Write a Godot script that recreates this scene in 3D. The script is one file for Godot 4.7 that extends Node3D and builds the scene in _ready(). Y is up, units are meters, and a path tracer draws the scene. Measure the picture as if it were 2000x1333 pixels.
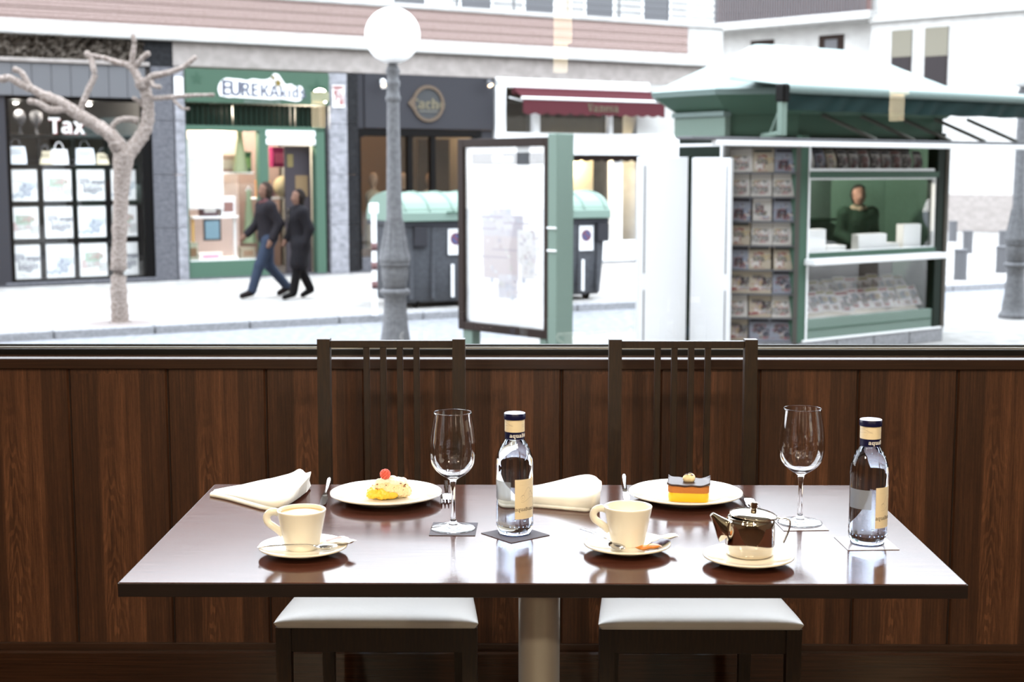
extends Node3D

func _ready():
	# ---- camera, sky, exposure
	var cam := Camera3D.new()
	cam.name = "camera"
	var lens := CameraAttributesPhysical.new()
	lens.frustum_focal_length = 50.016
	lens.frustum_focus_distance = 2.75
	lens.exposure_aperture = 6.0
	lens.frustum_near = 0.05
	lens.frustum_far = 400.0
	cam.attributes = lens
	cam.position = Vector3(0, 1.40, 0)
	cam.rotation = Vector3(-atan(334.5 / 2778.0), atan(22.0 / 2778.0), 0)
	add_child(cam)
	cam.current = true
	var env := Environment.new()
	env.background_mode = Environment.BG_SKY
	var sky_mat := ProceduralSkyMaterial.new()
	sky_mat.sky_top_color = Color(0.92, 0.96, 1.0)
	sky_mat.sky_horizon_color = Color(0.97, 0.98, 1.0)
	sky_mat.ground_bottom_color = Color(0.7, 0.7, 0.7)
	sky_mat.ground_horizon_color = Color(0.8, 0.8, 0.8)
	sky_mat.sky_energy_multiplier = 1.0
	var sky := Sky.new()
	sky.sky_material = sky_mat
	env.sky = sky
	env.background_energy_multiplier = SKY
	env.tonemap_mode = Environment.TONE_MAPPER_LINEAR
	env.tonemap_exposure = EXPOSURE
	env.sdfgi_enabled = true
	env.ssao_enabled = true
	env.ssil_enabled = true
	var we := WorldEnvironment.new()
	we.name = "sky_and_exposure"
	we.environment = env
	add_child(we)
	materials()
	# ---- the cafe and its lamps
	build_room()
	for i in 4: recessed_lamp(LAMPS[i].x, LAMPS[i].y, LAMP_ENERGY, Color(1.0, 0.92, 0.80), "recessed ceiling lamps", LAMP_WORDS[i])
	pendant(Vector3(.215, 1.93, .5), "stepped frosted pendant lamp hanging over the table next to the camera", PENDANT)
	pendant(Vector3(2.32, 1.70, 1.5), "stepped frosted pendant lamp hanging near the beige side wall", PENDANT, .14)
	pendant(Vector3(-1.26, 1.66, 1.5), "stepped frosted pendant lamp hanging on the coffee cup's side", PENDANT, .06)
	# ---- the street
	build_street()
	# ---- table, chairs and what stands on the table
	build_table()
	chair(Vector3(-.3145, 0, -3.155), "dark slatted chair with white cushion, behind the raspberry pastry")
	chair(Vector3(.380, 0, -3.150), "dark slatted chair with white cushion, behind the chocolate glazed cake")
	build_table_ware()

const SKY := 6.0
const EXPOSURE := 1.5
const LAMP_ENERGY := 3.2
const PENDANT := 1.0
const LAMP_WORDS = ["above the coffee cup's end of the table", "above the teapot's end of the table", "near the low pendant on the coffee cup's side", "near the pendant by the side wall"]
const LAMPS = [Vector2(-1.3, -.9), Vector2(.9, -.9), Vector2(-1.3, 1.6), Vector2(.9, 1.6)]

# ---------------------------------------------------------------- bookkeeping
var M := {}
var used := {}
var SPEC := 0.5      # sheen of matt surfaces: lowered out in the street to keep dark colours dark

func numbered(n):
	var k = used.get(n, 0)
	used[n] = k + 1
	return n if k == 0 else "%s_%03d" % [n, k]

func tag(o, label, category, group = "", kind = ""):
	if label: o.set_meta("label", label)
	if category: o.set_meta("category", category)
	if group: o.set_meta("group", group)
	if kind: o.set_meta("kind", kind)
	return o

func thing(called, label, category, at = Vector3.ZERO, turn = 0.0, group = ""):
	var o := Node3D.new()
	o.name = numbered(called)
	add_child(o)
	o.position = at
	o.rotation.y = turn
	return tag(o, label, category, group)

func commit(st):
	st.generate_normals()
	return st.commit()

func part(parent, called, st, mat, label = ""):
	var o := MeshInstance3D.new()
	o.name = called
	o.mesh = st if st is Mesh else commit(st)
	o.material_override = mat
	parent.add_child(o, true)
	if label: o.set_meta("label", label)
	return o

func single(called, label, category, st, mat, at = Vector3.ZERO, turn = 0.0, group = ""):
	var o := MeshInstance3D.new()
	o.name = numbered(called)
	o.mesh = st if st is Mesh else commit(st)
	o.material_override = mat
	add_child(o)
	o.position = at
	o.rotation.y = turn
	return tag(o, label, category, group)

func structure(called, st, mat, label = ""):
	var o := MeshInstance3D.new()
	o.name = numbered(called)
	o.mesh = st if st is Mesh else commit(st)
	o.material_override = mat
	add_child(o)
	return tag(o, label, "", "", "structure")

func structure_node(called, label = "", at = Vector3.ZERO, turn = 0.0):
	var o := Node3D.new()
	o.name = numbered(called)
	add_child(o)
	o.position = at
	o.rotation.y = turn
	return tag(o, label, "", "", "structure")

func copy(o, at, turn, label = "", group = ""):
	var c = o.duplicate()
	c.name = numbered(String(o.name).split("_0")[0])
	add_child(c)
	c.position = at
	c.rotation.y = turn
	if label: c.set_meta("label", label)
	if group: c.set_meta("group", group)
	return c

# ---------------------------------------------------------------- mesh helpers (front faces clockwise)
func S():
	var st := SurfaceTool.new()
	st.begin(Mesh.PRIMITIVE_TRIANGLES)
	st.set_smooth_group(-1)
	return st

func tri(st, a, b, c, ua = Vector2.ZERO, ub = Vector2.ZERO, uc = Vector2.ZERO):
	st.set_uv(ua); st.add_vertex(a)
	st.set_uv(ub); st.add_vertex(b)
	st.set_uv(uc); st.add_vertex(c)

func quad(st, a, b, c, d, ua = Vector2(0, 1), ub = Vector2(0, 0), uc = Vector2(1, 0), ud = Vector2(1, 1)):
	tri(st, a, b, c, ua, ub, uc)
	tri(st, a, c, d, ua, uc, ud)

# box with chamfered edges: centre, size, chamfer, extra transform; uv = 0..1 on every face
func bx(st, c, s, bev = 0.0, xf = Transform3D()):
	st.set_smooth_group(-1)
	var h = s * 0.5
	var ax = [Vector3(1, 0, 0), Vector3(0, 1, 0), Vector3(0, 0, 1)]
	var b = minf(bev, minf(h.x, minf(h.y, h.z)) * 0.9)
	# faces: normal n, right r, up u seen from outside
	for f in [[2, 1, 0, 1, 1], [2, -1, 0, -1, 1], [0, 1, 2, -1, 1], [0, -1, 2, 1, 1], [1, 1, 0, 1, 2], [1, -1, 0, 1, 2]]:
		var ni = f[0]
		var n = ax[ni] * f[1] * h[ni]
		var ri = f[2]
		var r = ax[ri] * f[3] * (h[ri] - b)
		var ui = f[4]
		var us = -1.0 if ni == 1 and f[1] == 1 else 1.0
		var u = ax[ui] * us * (h[ui] - b)
		var o = c + n
		quad(st, xf * (o - r - u), xf * (o - r + u), xf * (o + r + u), xf * (o + r - u))
	if b <= 0.0:
		return
	for i in 3:
		var j = (i + 1) % 3
		var k = (i + 2) % 3
		for sj in [-1, 1]:
			for sk in [-1, 1]:
				var e = ax[i] * (h[i] - b)
				var p = c + ax[j] * sj * h[j] + ax[k] * sk * (h[k] - b)
				var q = c + ax[j] * sj * (h[j] - b) + ax[k] * sk * h[k]
				if sj * sk > 0:
					quad(st, xf * (p - e), xf * (p + e), xf * (q + e), xf * (q - e))
				else:
					quad(st, xf * (q - e), xf * (q + e), xf * (p + e), xf * (p - e))
	for sx in [-1, 1]:
		for sy in [-1, 1]:
			for sz in [-1, 1]:
				var p = c + Vector3(sx * h.x, sy * (h.y - b), sz * (h.z - b))
				var q = c + Vector3(sx * (h.x - b), sy * h.y, sz * (h.z - b))
				var w = c + Vector3(sx * (h.x - b), sy * (h.y - b), sz * h.z)
				if sx * sy * sz > 0: tri(st, xf * p, xf * w, xf * q)
				else: tri(st, xf * p, xf * q, xf * w)

func box_of(c, s, bev = 0.0, xf = Transform3D()):
	var st = S()
	bx(st, c, s, bev, xf)
	return st

# box between two corners
func span(st, x0, x1, y0, y1, z0, z1, bev = 0.0):
	bx(st, Vector3((x0 + x1) * .5, (y0 + y1) * .5, (z0 + z1) * .5), Vector3(absf(x1 - x0), absf(y1 - y0), absf(z1 - z0)), bev)

func span_of(x0, x1, y0, y1, z0, z1, bev = 0.0):
	var st = S()
	span(st, x0, x1, y0, y1, z0, z1, bev)
	return st

# revolve a profile of (radius, height), from the bottom outside up; "sharp" lists profile indices with a crease
func lathe(st, prof, seg = 32, xf = Transform3D(), sharp = []):
	var g = 1
	var total = 0.0
	for i in prof.size() - 1: total += prof[i].distance_to(prof[i + 1])
	var run = 0.0
	for i in prof.size() - 1:
		if i in sharp: g += 1
		st.set_smooth_group(g)
		var a = prof[i]
		var b = prof[i + 1]
		var v0 = 1.0 - run / total
		run += a.distance_to(b)
		var v1 = 1.0 - run / total
		for j in seg:
			var t0 = TAU * j / seg
			var t1 = TAU * ((j + 1) % seg) / seg
			var u0 = float(j) / seg
			var u1 = float(j + 1) / seg
			var p00 = xf * Vector3(a.x * cos(t0), a.y, a.x * sin(t0))
			var p01 = xf * Vector3(a.x * cos(t1), a.y, a.x * sin(t1))
			var p10 = xf * Vector3(b.x * cos(t0), b.y, b.x * sin(t0))
			var p11 = xf * Vector3(b.x * cos(t1), b.y, b.x * sin(t1))
			if b.x > 1e-6: tri(st, p01, p11, p10, Vector2(u1, v0), Vector2(u1, v1), Vector2(u0, v1))
			if a.x > 1e-6: tri(st, p01, p10, p00, Vector2(u1, v0), Vector2(u0, v1), Vector2(u0, v0))
	st.set_smooth_group(-1)

func lathe_of(prof, seg = 32, xf = Transform3D(), sharp = []):
	var st = S()
	lathe(st, prof, seg, xf, sharp)
	return st

func P2(a):
	var r := PackedVector2Array()
	for i in range(0, a.size(), 2): r.append(Vector2(a[i], a[i + 1]))
	return r

# Catmull-Rom resampling of a profile or a path
func smooth2(pts, n):
	var r := PackedVector2Array()
	for i in pts.size() - 1:
		var p0 = pts[maxi(i - 1, 0)]
		var p1 = pts[i]
		var p2 = pts[i + 1]
		var p3 = pts[mini(i + 2, pts.size() - 1)]
		for k in n: r.append(p1.cubic_interpolate(p2, p0, p3, float(k) / n))
	r.append(pts[pts.size() - 1])
	return r

func smooth3(pts, n):
	var r = []
	for i in pts.size() - 1:
		var p0 = pts[maxi(i - 1, 0)]
		var p3 = pts[mini(i + 2, pts.size() - 1)]
		for k in n: r.append(pts[i].cubic_interpolate(pts[i + 1], p0, p3, float(k) / n))
	r.append(pts[pts.size() - 1])
	return r

# skin closed rings; rings run so that the skin faces outwards (reversed automatically when it does not)
func loft(st, rings, closed_ends = true):
	var n = rings[0].size()
	var cen = []
	for r in rings:
		var s = Vector3.ZERO
		for p in r: s += p
		cen.append(s / n)
	var vol = 0.0
	for i in rings.size() - 1:
		for j in n:
			var a = rings[i][j] - cen[i]
			var b = rings[i][(j + 1) % n] - cen[i]
			vol += a.cross(b).dot(cen[i + 1] - cen[i])
	var flip = vol > 0.0
	st.set_smooth_group(1)
	for i in rings.size() - 1:
		for j in n:
			var k = (j + 1) % n
			var a = rings[i][j]
			var b = rings[i][k]
			var c = rings[i + 1][k]
			var d = rings[i + 1][j]
			var ua = Vector2(float(j) / n, float(i) / rings.size())
			var ub = Vector2(float(j + 1) / n, ua.y)
			var uc = Vector2(ub.x, float(i + 1) / rings.size())
			var ud = Vector2(ua.x, uc.y)
			if flip: quad(st, a, d, c, b, ua, ud, uc, ub)
			else: quad(st, a, b, c, d, ua, ub, uc, ud)
	if closed_ends:
		st.set_smooth_group(2)
		for e in [0, rings.size() - 1]:
			for j in n:
				var a = rings[e][j]
				var b = rings[e][(j + 1) % n]
				if (e == 0) == flip: tri(st, cen[e], a, b)
				else: tri(st, cen[e], b, a)
	st.set_smooth_group(-1)

# round or flattened tube along a path; radii = number, or one per point; flat = (scale sideways, scale upwards)
func tube(st, pts, radii, seg = 10, flat = Vector2.ONE, up = Vector3.UP):
	var rings = []
	for i in pts.size():
		var t = (pts[mini(i + 1, pts.size() - 1)] - pts[maxi(i - 1, 0)]).normalized()
		var side = t.cross(up)
		if side.length() < 0.05: side = t.cross(Vector3(0.3, 0.1, 1.0))
		side = side.normalized()
		var v = side.cross(t).normalized()
		var r = radii[i] if radii is Array or radii is PackedFloat32Array else radii
		var ring = []
		for j in seg:
			var a = TAU * j / seg
			ring.append(pts[i] + side * cos(a) * r * flat.x + v * sin(a) * r * flat.y)
		rings.append(ring)
	loft(st, rings)

func tube_of(pts, radii, seg = 10, flat = Vector2.ONE, up = Vector3.UP):
	var st = S()
	tube(st, pts, radii, seg, flat, up)
	return st

func ball(st, c, r, seg = 12, rows = 8, squash = Vector3.ONE):
	var prof := PackedVector2Array()
	for i in rows + 1:
		var a = -PI / 2 + PI * i / rows
		prof.append(Vector2(maxf(cos(a) * r, 0.0), sin(a) * r))
	lathe(st, prof, seg, Transform3D(Basis.from_scale(squash), c))

# a flat outline in x,y pulled out along z from z0 to z1
func extrude(st, poly, z0, z1, xf = Transform3D()):
	st.set_smooth_group(-1)
	var pts := PackedVector2Array(poly)
	if Geometry2D.is_polygon_clockwise(pts): pts.reverse()
	var idx = Geometry2D.triangulate_polygon(pts)
	var lo = pts[0]
	var hi = pts[0]
	for p in pts:
		lo = lo.min(p)
		hi = hi.max(p)
	for i in range(0, idx.size(), 3):
		var q = [pts[idx[i]], pts[idx[i + 1]], pts[idx[i + 2]]]
		if (q[1] - q[0]).cross(q[2] - q[0]) > 0: q = [q[0], q[2], q[1]]
		var w = []
		for p in q: w.append(Vector2((p.x - lo.x) / (hi.x - lo.x), 1.0 - (p.y - lo.y) / (hi.y - lo.y)))
		tri(st, xf * Vector3(q[0].x, q[0].y, z1), xf * Vector3(q[1].x, q[1].y, z1), xf * Vector3(q[2].x, q[2].y, z1), w[0], w[1], w[2])
		tri(st, xf * Vector3(q[0].x, q[0].y, z0), xf * Vector3(q[2].x, q[2].y, z0), xf * Vector3(q[1].x, q[1].y, z0), w[0], w[2], w[1])
	for i in pts.size():
		var a = pts[i]
		var b = pts[(i + 1) % pts.size()]
		quad(st, xf * Vector3(a.x, a.y, z0), xf * Vector3(a.x, a.y, z1), xf * Vector3(b.x, b.y, z1), xf * Vector3(b.x, b.y, z0))

func circle2(c, r, n = 32, squash = 1.0):
	var p := PackedVector2Array()
	for i in n: p.append(c + Vector2(cos(TAU * i / n) * r, sin(TAU * i / n) * r * squash))
	return p

func rounded_rect(c, s, r, n = 4):
	var p := PackedVector2Array()
	for q in [[1, 1, 0.0], [-1, 1, PI / 2], [-1, -1, PI], [1, -1, 3 * PI / 2]]:
		for i in n + 1:
			var a = q[2] + PI / 2 * i / n
			p.append(c + Vector2(q[0] * (s.x / 2 - r) + cos(a) * r, q[1] * (s.y / 2 - r) + sin(a) * r))
	return p

# lettering as a mesh; wrapped round a vertical cylinder when radius > 0
func letters(text, height, depth, serif = false, bold = true, radius = 0.0, turn = 0.0):
	var f := SystemFont.new()
	f.font_names = PackedStringArray(["Droid Serif" if serif else "Droid Sans"])
	f.font_weight = 700 if bold else 400
	var t := TextMesh.new()
	t.text = text
	t.font = f
	t.font_size = 32
	t.pixel_size = height / 32.0
	t.depth = depth
	t.curve_step = 1.0
	var src = t.get_mesh_arrays()
	var v: PackedVector3Array = src[Mesh.ARRAY_VERTEX]
	var out := PackedVector3Array()
	var nor: PackedVector3Array = src[Mesh.ARRAY_NORMAL]
	for i in v.size():
		var p = v[i]
		if radius > 0.0:
			var a = p.x / radius + turn
			var r = radius + p.z
			out.append(Vector3(sin(a) * r, p.y, cos(a) * r))
			nor[i] = nor[i].rotated(Vector3.UP, a)
		else:
			out.append(p)
	var arr = []
	arr.resize(Mesh.ARRAY_MAX)
	arr[Mesh.ARRAY_VERTEX] = out
	arr[Mesh.ARRAY_NORMAL] = nor
	arr[Mesh.ARRAY_INDEX] = src[Mesh.ARRAY_INDEX]
	var m := ArrayMesh.new()
	m.add_surface_from_arrays(Mesh.PRIMITIVE_TRIANGLES, arr)
	return m

# ---------------------------------------------------------------- bodies: distance fields meshed as surface nets
# bones: [a, b, radius at a, radius at b]; k = how softly they join; cell = grid size
func nets(bones, cell, k = 0.03, bump = null, bump_amount = 0.0):
	var lo = Vector3.INF
	var hi = -Vector3.INF
	for b in bones:
		var r = maxf(b[2], b[3]) + cell * 3
		lo = lo.min(b[0] - Vector3.ONE * r).min(b[1] - Vector3.ONE * r)
		hi = hi.max(b[0] + Vector3.ONE * r).max(b[1] + Vector3.ONE * r)
	var n = Vector3i(((hi - lo) / cell).ceil()) + Vector3i.ONE
	var field := PackedFloat32Array()
	field.resize(n.x * n.y * n.z)
	field.fill(1.0)
	for b in bones:
		var r = maxf(b[2], b[3]) + cell * 2 + k
		var l = Vector3i(((b[0].min(b[1]) - Vector3.ONE * r - lo) / cell).floor()).clamp(Vector3i.ZERO, n - Vector3i.ONE)
		var h = Vector3i(((b[0].max(b[1]) + Vector3.ONE * r - lo) / cell).ceil()).clamp(Vector3i.ZERO, n - Vector3i.ONE)
		var ab: Vector3 = b[1] - b[0]
		var ll = maxf(ab.length_squared(), 1e-9)
		for z in range(l.z, h.z + 1):
			for y in range(l.y, h.y + 1):
				var row = (z * n.y + y) * n.x
				for x in range(l.x, h.x + 1):
					var p: Vector3 = lo + Vector3(x, y, z) * cell
					var t = clampf((p - b[0]).dot(ab) / ll, 0.0, 1.0)
					var d = p.distance_to(b[0] + ab * t) - lerpf(b[2], b[3], t)
					if bump: d += bump.get_noise_3dv(p) * bump_amount
					var e = field[row + x]
					var m = clampf(0.5 + 0.5 * (e - d) / k, 0.0, 1.0)
					field[row + x] = lerpf(e, d, m) - k * m * (1.0 - m)
	var ids := {}
	var verts := PackedVector3Array()
	var st = S()
	var corner = [Vector3i(0, 0, 0), Vector3i(1, 0, 0), Vector3i(0, 1, 0), Vector3i(1, 1, 0), Vector3i(0, 0, 1), Vector3i(1, 0, 1), Vector3i(0, 1, 1), Vector3i(1, 1, 1)]
	var edges = [[0, 1], [2, 3], [4, 5], [6, 7], [0, 2], [1, 3], [4, 6], [5, 7], [0, 4], [1, 5], [2, 6], [3, 7]]
	var sx = 1
	var sy = n.x
	var sz = n.x * n.y
	for z in n.z - 1:
		for y in n.y - 1:
			for x in n.x - 1:
				var at = z * sz + y * sy + x
				var v = [field[at], field[at + sx], field[at + sy], field[at + sx + sy], field[at + sz], field[at + sx + sz], field[at + sy + sz], field[at + sx + sy + sz]]
				var neg = 0
				for q in v:
					if q < 0.0: neg += 1
				if neg == 0 or neg == 8: continue
				var sum = Vector3.ZERO
				var cnt = 0
				for e in edges:
					var a = v[e[0]]
					var b2 = v[e[1]]
					if (a < 0.0) != (b2 < 0.0):
						sum += Vector3(corner[e[0]]).lerp(Vector3(corner[e[1]]), a / (a - b2))
						cnt += 1
				ids[at] = verts.size()
				verts.append(lo + (Vector3(x, y, z) + sum / cnt) * cell)
	st.set_smooth_group(1)
	for z in range(1, n.z - 1):
		for y in range(1, n.y - 1):
			for x in range(1, n.x - 1):
				var at = z * sz + y * sy + x
				var a = field[at] < 0.0
				for d in [[sx, sy, sz], [sy, sz, sx], [sz, sx, sy]]:
					if a == (field[at + d[0]] < 0.0): continue
					var i0 = ids.get(at, -1)
					var i1 = ids.get(at - d[1], -1)
					var i2 = ids.get(at - d[1] - d[2], -1)
					var i3 = ids.get(at - d[2], -1)
					if i0 < 0 or i1 < 0 or i2 < 0 or i3 < 0: continue
					if a: quad(st, verts[i0], verts[i3], verts[i2], verts[i1])
					else: quad(st, verts[i0], verts[i1], verts[i2], verts[i3])
	return st

# ---------------------------------------------------------------- materials
func mat(c, rough = 0.6, metal = 0.0, spec = -1.0):
	var m := StandardMaterial3D.new()
	m.albedo_color = c
	m.roughness = rough
	m.metallic = metal
	m.metallic_specular = SPEC if spec < 0.0 else spec
	return m

func rgb8(r, g, b): return Color8(r, g, b)

func noise_tex(c0, c1, freq, size = 256, seed_ = 1, octaves = 4):
	var f := FastNoiseLite.new()
	f.seed = seed_
	f.frequency = freq
	f.fractal_octaves = octaves
	var t := NoiseTexture2D.new()
	t.noise = f
	t.width = size
	t.height = size
	t.seamless = true
	var g := Gradient.new()
	g.colors = PackedColorArray([c0, c1])
	g.offsets = PackedFloat32Array([0.25, 0.75])
	t.color_ramp = g
	return t

# speckled material on world-size triplanar noise
func stone(c0, c1, freq, scale, rough = 0.8, seed_ = 1):
	var m = mat(Color.WHITE, rough)
	m.albedo_texture = noise_tex(c0, c1, freq, 256, seed_)
	m.uv1_triplanar = true
	m.uv1_world_triplanar = true
	m.uv1_scale = Vector3.ONE * scale
	return m

func image_tex(w, h, fn):
	var data := PackedByteArray()
	data.resize(w * h * 3)
	var i = 0
	for y in h:
		for x in w:
			var c: Color = fn.call(x, y)
			data[i] = clampi(int(c.r * 255.0), 0, 255)
			data[i + 1] = clampi(int(c.g * 255.0), 0, 255)
			data[i + 2] = clampi(int(c.b * 255.0), 0, 255)
			i += 3
	return ImageTexture.create_from_image(Image.create_from_data(w, h, false, Image.FORMAT_RGB8, data))

# veneer of one wall panel, 0.25 m wide: three strips of veneer, a lighter middle one with arched grain between two darker ones
func panel_texture():
	var n1 := FastNoiseLite.new()
	n1.seed = 11
	n1.frequency = 1.0
	n1.fractal_octaves = 3
	var n2 := FastNoiseLite.new()
	n2.seed = 5
	n2.frequency = 1.0
	n2.fractal_octaves = 2
	var w = 384
	var h = 1024
	var dark = Color(0.17, 0.098, 0.06)
	var mid = Color(0.30, 0.182, 0.115)
	var light = Color(0.49, 0.325, 0.222)
	return image_tex(w, h, func(px, py):
		var x = float(px) / w
		var y = float(py) / h
		var t: float
		if x < 0.285: t = 0.36
		elif x < 0.715: t = 0.61
		else: t = 0.37
		var streak = n1.get_noise_2d(x * 46.0, y * 2.2)
		var fine = n1.get_noise_2d(x * 190.0 + 40.0, y * 9.0)
		var broad = n2.get_noise_2d(x * 7.0, y * 0.8)
		t += streak * 0.26 + fine * 0.30 + broad * 0.18
		if x > 0.285 and x < 0.56:
			var cx = (x - 0.385) / 0.10
			var ph = y * 15.0 - cx * cx * (2.6 if cx < 0 else 1.1) + n2.get_noise_2d(x * 9.0, y * 5.0) * 1.2
			var s = sin(ph * TAU * 1.0)
			var k = smoothstep(0.0, 0.5, s) * exp(-absf(cx) * 0.75) * smoothstep(0.10, 0.35, y) 
			t += (k - 0.25 * exp(-absf(cx))) * 0.28
		var pore = n1.get_noise_2d(x * 330.0, y * 36.0 + 9.0)
		if pore > 0.32: t -= 0.16
		t = clampf(t, 0.0, 1.0)
		return dark.lerp(mid, t * 2.0) if t < 0.5 else mid.lerp(light, t * 2.0 - 1.0))

# fine straight grain running along x
func grain_texture(c0, c1, seed_, sx = 3.0, sy = 70.0, w = 512, h = 512):
	var n := FastNoiseLite.new()
	n.seed = seed_
	n.frequency = 1.0
	n.fractal_octaves = 3
	return image_tex(w, h, func(px, py):
		var x = float(px) / w
		var y = float(py) / h
		# blended with itself so that it repeats without a seam
		var a = n.get_noise_2d(x * sx, y * sy)
		var b = n.get_noise_2d((x - 1.0) * sx, y * sy)
		var c = n.get_noise_2d(x * sx, (y - 1.0) * sy)
		var t = lerpf(lerpf(a, b, x), c, y * y) * 0.9 + 0.5
		return c0.lerp(c1, clampf(t, 0.0, 1.0)))

# printed sheets: blocks of picture and lines of type; kinds differ by seed and palette
func print_texture(seed_, paper, inks, header = true, w = 96, h = 128):
	var rng := RandomNumberGenerator.new()
	rng.seed = seed_
	var img := Image.create(w, h, false, Image.FORMAT_RGB8)
	img.fill(paper)
	if header:
		img.fill_rect(Rect2i(int(w * .06), int(h * .04), int(w * .88), int(h * .13)), inks[rng.randi() % inks.size()])
	var n = 6 + rng.randi() % 5
	for i in n:
		var bw = int(w * rng.randf_range(.2, .55))
		var bh = int(h * rng.randf_range(.12, .35))
		var p = Vector2i(rng.randi() % (w - bw), int(h * .2) + rng.randi() % maxi(1, int(h * .78) - bh))
		img.fill_rect(Rect2i(p, Vector2i(bw, bh)), inks[rng.randi() % inks.size()].lerp(paper, rng.randf_range(0.1, 0.6)))
		for k in 24:
			img.fill_rect(Rect2i(p + Vector2i(rng.randi() % bw, rng.randi() % bh), Vector2i(2 + rng.randi() % 5, 2 + rng.randi() % 6)).intersection(Rect2i(0, 0, w, h)), inks[rng.randi() % inks.size()].lerp(paper, rng.randf_range(0.0, 0.5)))
	for i in 6:
		var y = int(h * .25) + rng.randi() % int(h * .7)
		img.fill_rect(Rect2i(int(w * rng.randf_range(.05, .5)), y, int(w * rng.randf_range(.2, .4)), 2), inks[0])
	return ImageTexture.create_from_image(img)

func printed(tex, rough = 0.5):
	var m = mat(Color.WHITE, rough)
	m.albedo_texture = tex
	return m

func glass_pane(alpha = 0.04, tint = Color(0.9, 0.95, 0.93)):
	var m = mat(Color(tint.r, tint.g, tint.b, alpha), 0.0, 0.0, 0.5)
	m.transparency = BaseMaterial3D.TRANSPARENCY_ALPHA
	return m

func solid_glass(c, ior = 1.5):
	var m = mat(Color(c.r, c.g, c.b, 0.0), 0.0, 0.0, 0.5)
	m.transparency = BaseMaterial3D.TRANSPARENCY_ALPHA
	m.refraction_enabled = true
	m.refraction_scale = (ior - 1.0) / 10.0
	return m

func materials():
	M.panel = mat(Color.WHITE, 0.42)
	M.panel.albedo_texture = panel_texture()
	var grain = grain_texture(Color(0.145, 0.088, 0.058), Color(0.265, 0.165, 0.112), 3)
	M.trim = mat(Color.WHITE, 0.33)
	M.trim.albedo_texture = grain
	M.trim.uv1_triplanar = true
	M.trim.uv1_world_triplanar = true
	M.trim.uv1_scale = Vector3(0.9, 4.0, 4.0)
	M.groove = mat(Color(0.10, 0.055, 0.035), 0.8)
	M.sill = mat(Color.WHITE, 0.07)
	M.sill.albedo_texture = grain
	M.sill.uv1_triplanar = true
	M.sill.uv1_world_triplanar = true
	M.sill.uv1_scale = Vector3(0.9, 4.0, 4.0)
	M.table_edge = mat(Color.WHITE, 0.4)
	M.table_edge.albedo_texture = grain_texture(Color(0.035, 0.018, 0.014), Color(0.115, 0.055, 0.042), 33, 4.0, 40.0, 256, 256)
	M.table_edge.uv1_triplanar = true
	M.table_edge.uv1_world_triplanar = true
	M.table_edge.uv1_scale = Vector3(1.4, 12.0, 3.0)
	M.table = mat(Color.WHITE, 0.15, 0.0, 0.285)
	M.table.albedo_texture = grain_texture(Color(0.21, 0.105, 0.078), Color(0.34, 0.19, 0.14), 21, 4.0, 60.0)
	M.table.roughness_texture = grain_texture(Color(0.75, 0.75, 0.75), Color(1, 1, 1), 8, 4.0, 60.0, 256, 256)
	M.table.uv1_triplanar = true
	M.table.uv1_world_triplanar = true
	M.table.uv1_scale = Vector3(1.4, 3.0, 3.0)
	M.chair = mat(Color.WHITE, 0.38)
	M.chair.albedo_texture = noise_tex(Color(0.135, 0.088, 0.05), Color(0.19, 0.125, 0.07), 0.05, 256, 4)
	M.chair.uv1_triplanar = true
	M.chair.uv1_world_triplanar = true
	M.chair.uv1_scale = Vector3(12, 1.2, 12)
	M.leather = mat(Color(0.86, 0.84, 0.82), 0.42)
	M.leather.normal_enabled = true
	var nn = noise_tex(Color.BLACK, Color.WHITE, 0.02, 256, 9)
	nn.color_ramp = null
	nn.as_normal_map = true
	nn.bump_strength = 4.0
	M.leather.normal_texture = nn
	M.leather.normal_scale = 0.12
	M.leather.uv1_triplanar = true
	M.leather.uv1_scale = Vector3.ONE * 9.0
	M.black_frame = mat(Color(0.05, 0.05, 0.055), 0.3)
	M.gasket = mat(Color(0.03, 0.03, 0.03), 0.6)
	M.steel = mat(Color(0.72, 0.70, 0.66), 0.32, 1.0)
	M.brushed = mat(Color(0.80, 0.78, 0.74), 0.42, 0.65)
	M.mirror_steel = mat(Color(0.86, 0.83, 0.78), 0.06, 1.0)
	M.cutlery = mat(Color(0.85, 0.85, 0.86), 0.1, 1.0)
	M.china = mat(Color(0.91, 0.89, 0.84), 0.12)
	M.cloth = mat(Color(0.92, 0.91, 0.88), 0.9)
	M.cloth.rim_enabled = true
	M.cloth.rim = 0.4
	M.pane = glass_pane(0.0)
	M.wine = solid_glass(Color(1, 1, 1), 1.5)
	M.bottle = solid_glass(Color(0.88, 0.93, 1.0), 1.36)
	M.bottle_base = solid_glass(Color(0.45, 0.62, 0.98), 1.45)
	M.navy = mat(Color(0.05, 0.06, 0.22), 0.3)
	M.cap_top = mat(Color(0.88, 0.88, 0.95), 0.25, 0.4)
	M.coaster = mat(Color(0.36, 0.35, 0.38), 0.75, 0.0, 0.25)
	M.coaster_gloss = mat(Color(0.62, 0.61, 0.64), 0.22)
	M.wall_paint = mat(Color(0.33, 0.25, 0.19), 0.8)
	M.ceiling = mat(Color(0.72, 0.70, 0.66), 0.9)
	M.floor = mat(Color.WHITE, 0.35)
	M.floor.albedo_texture = grain
	M.floor.uv1_triplanar = true
	M.floor.uv1_world_triplanar = true
	M.floor.uv1_scale = Vector3(0.6, 1.0, 4.0)

# ---------------------------------------------------------------- the room
const WZ := -3.6      # front of the wall panels under the window
const X0 := -3.4
const X1 := 3.6
const Z1 := 6.0
const CEIL := 2.85

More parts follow.
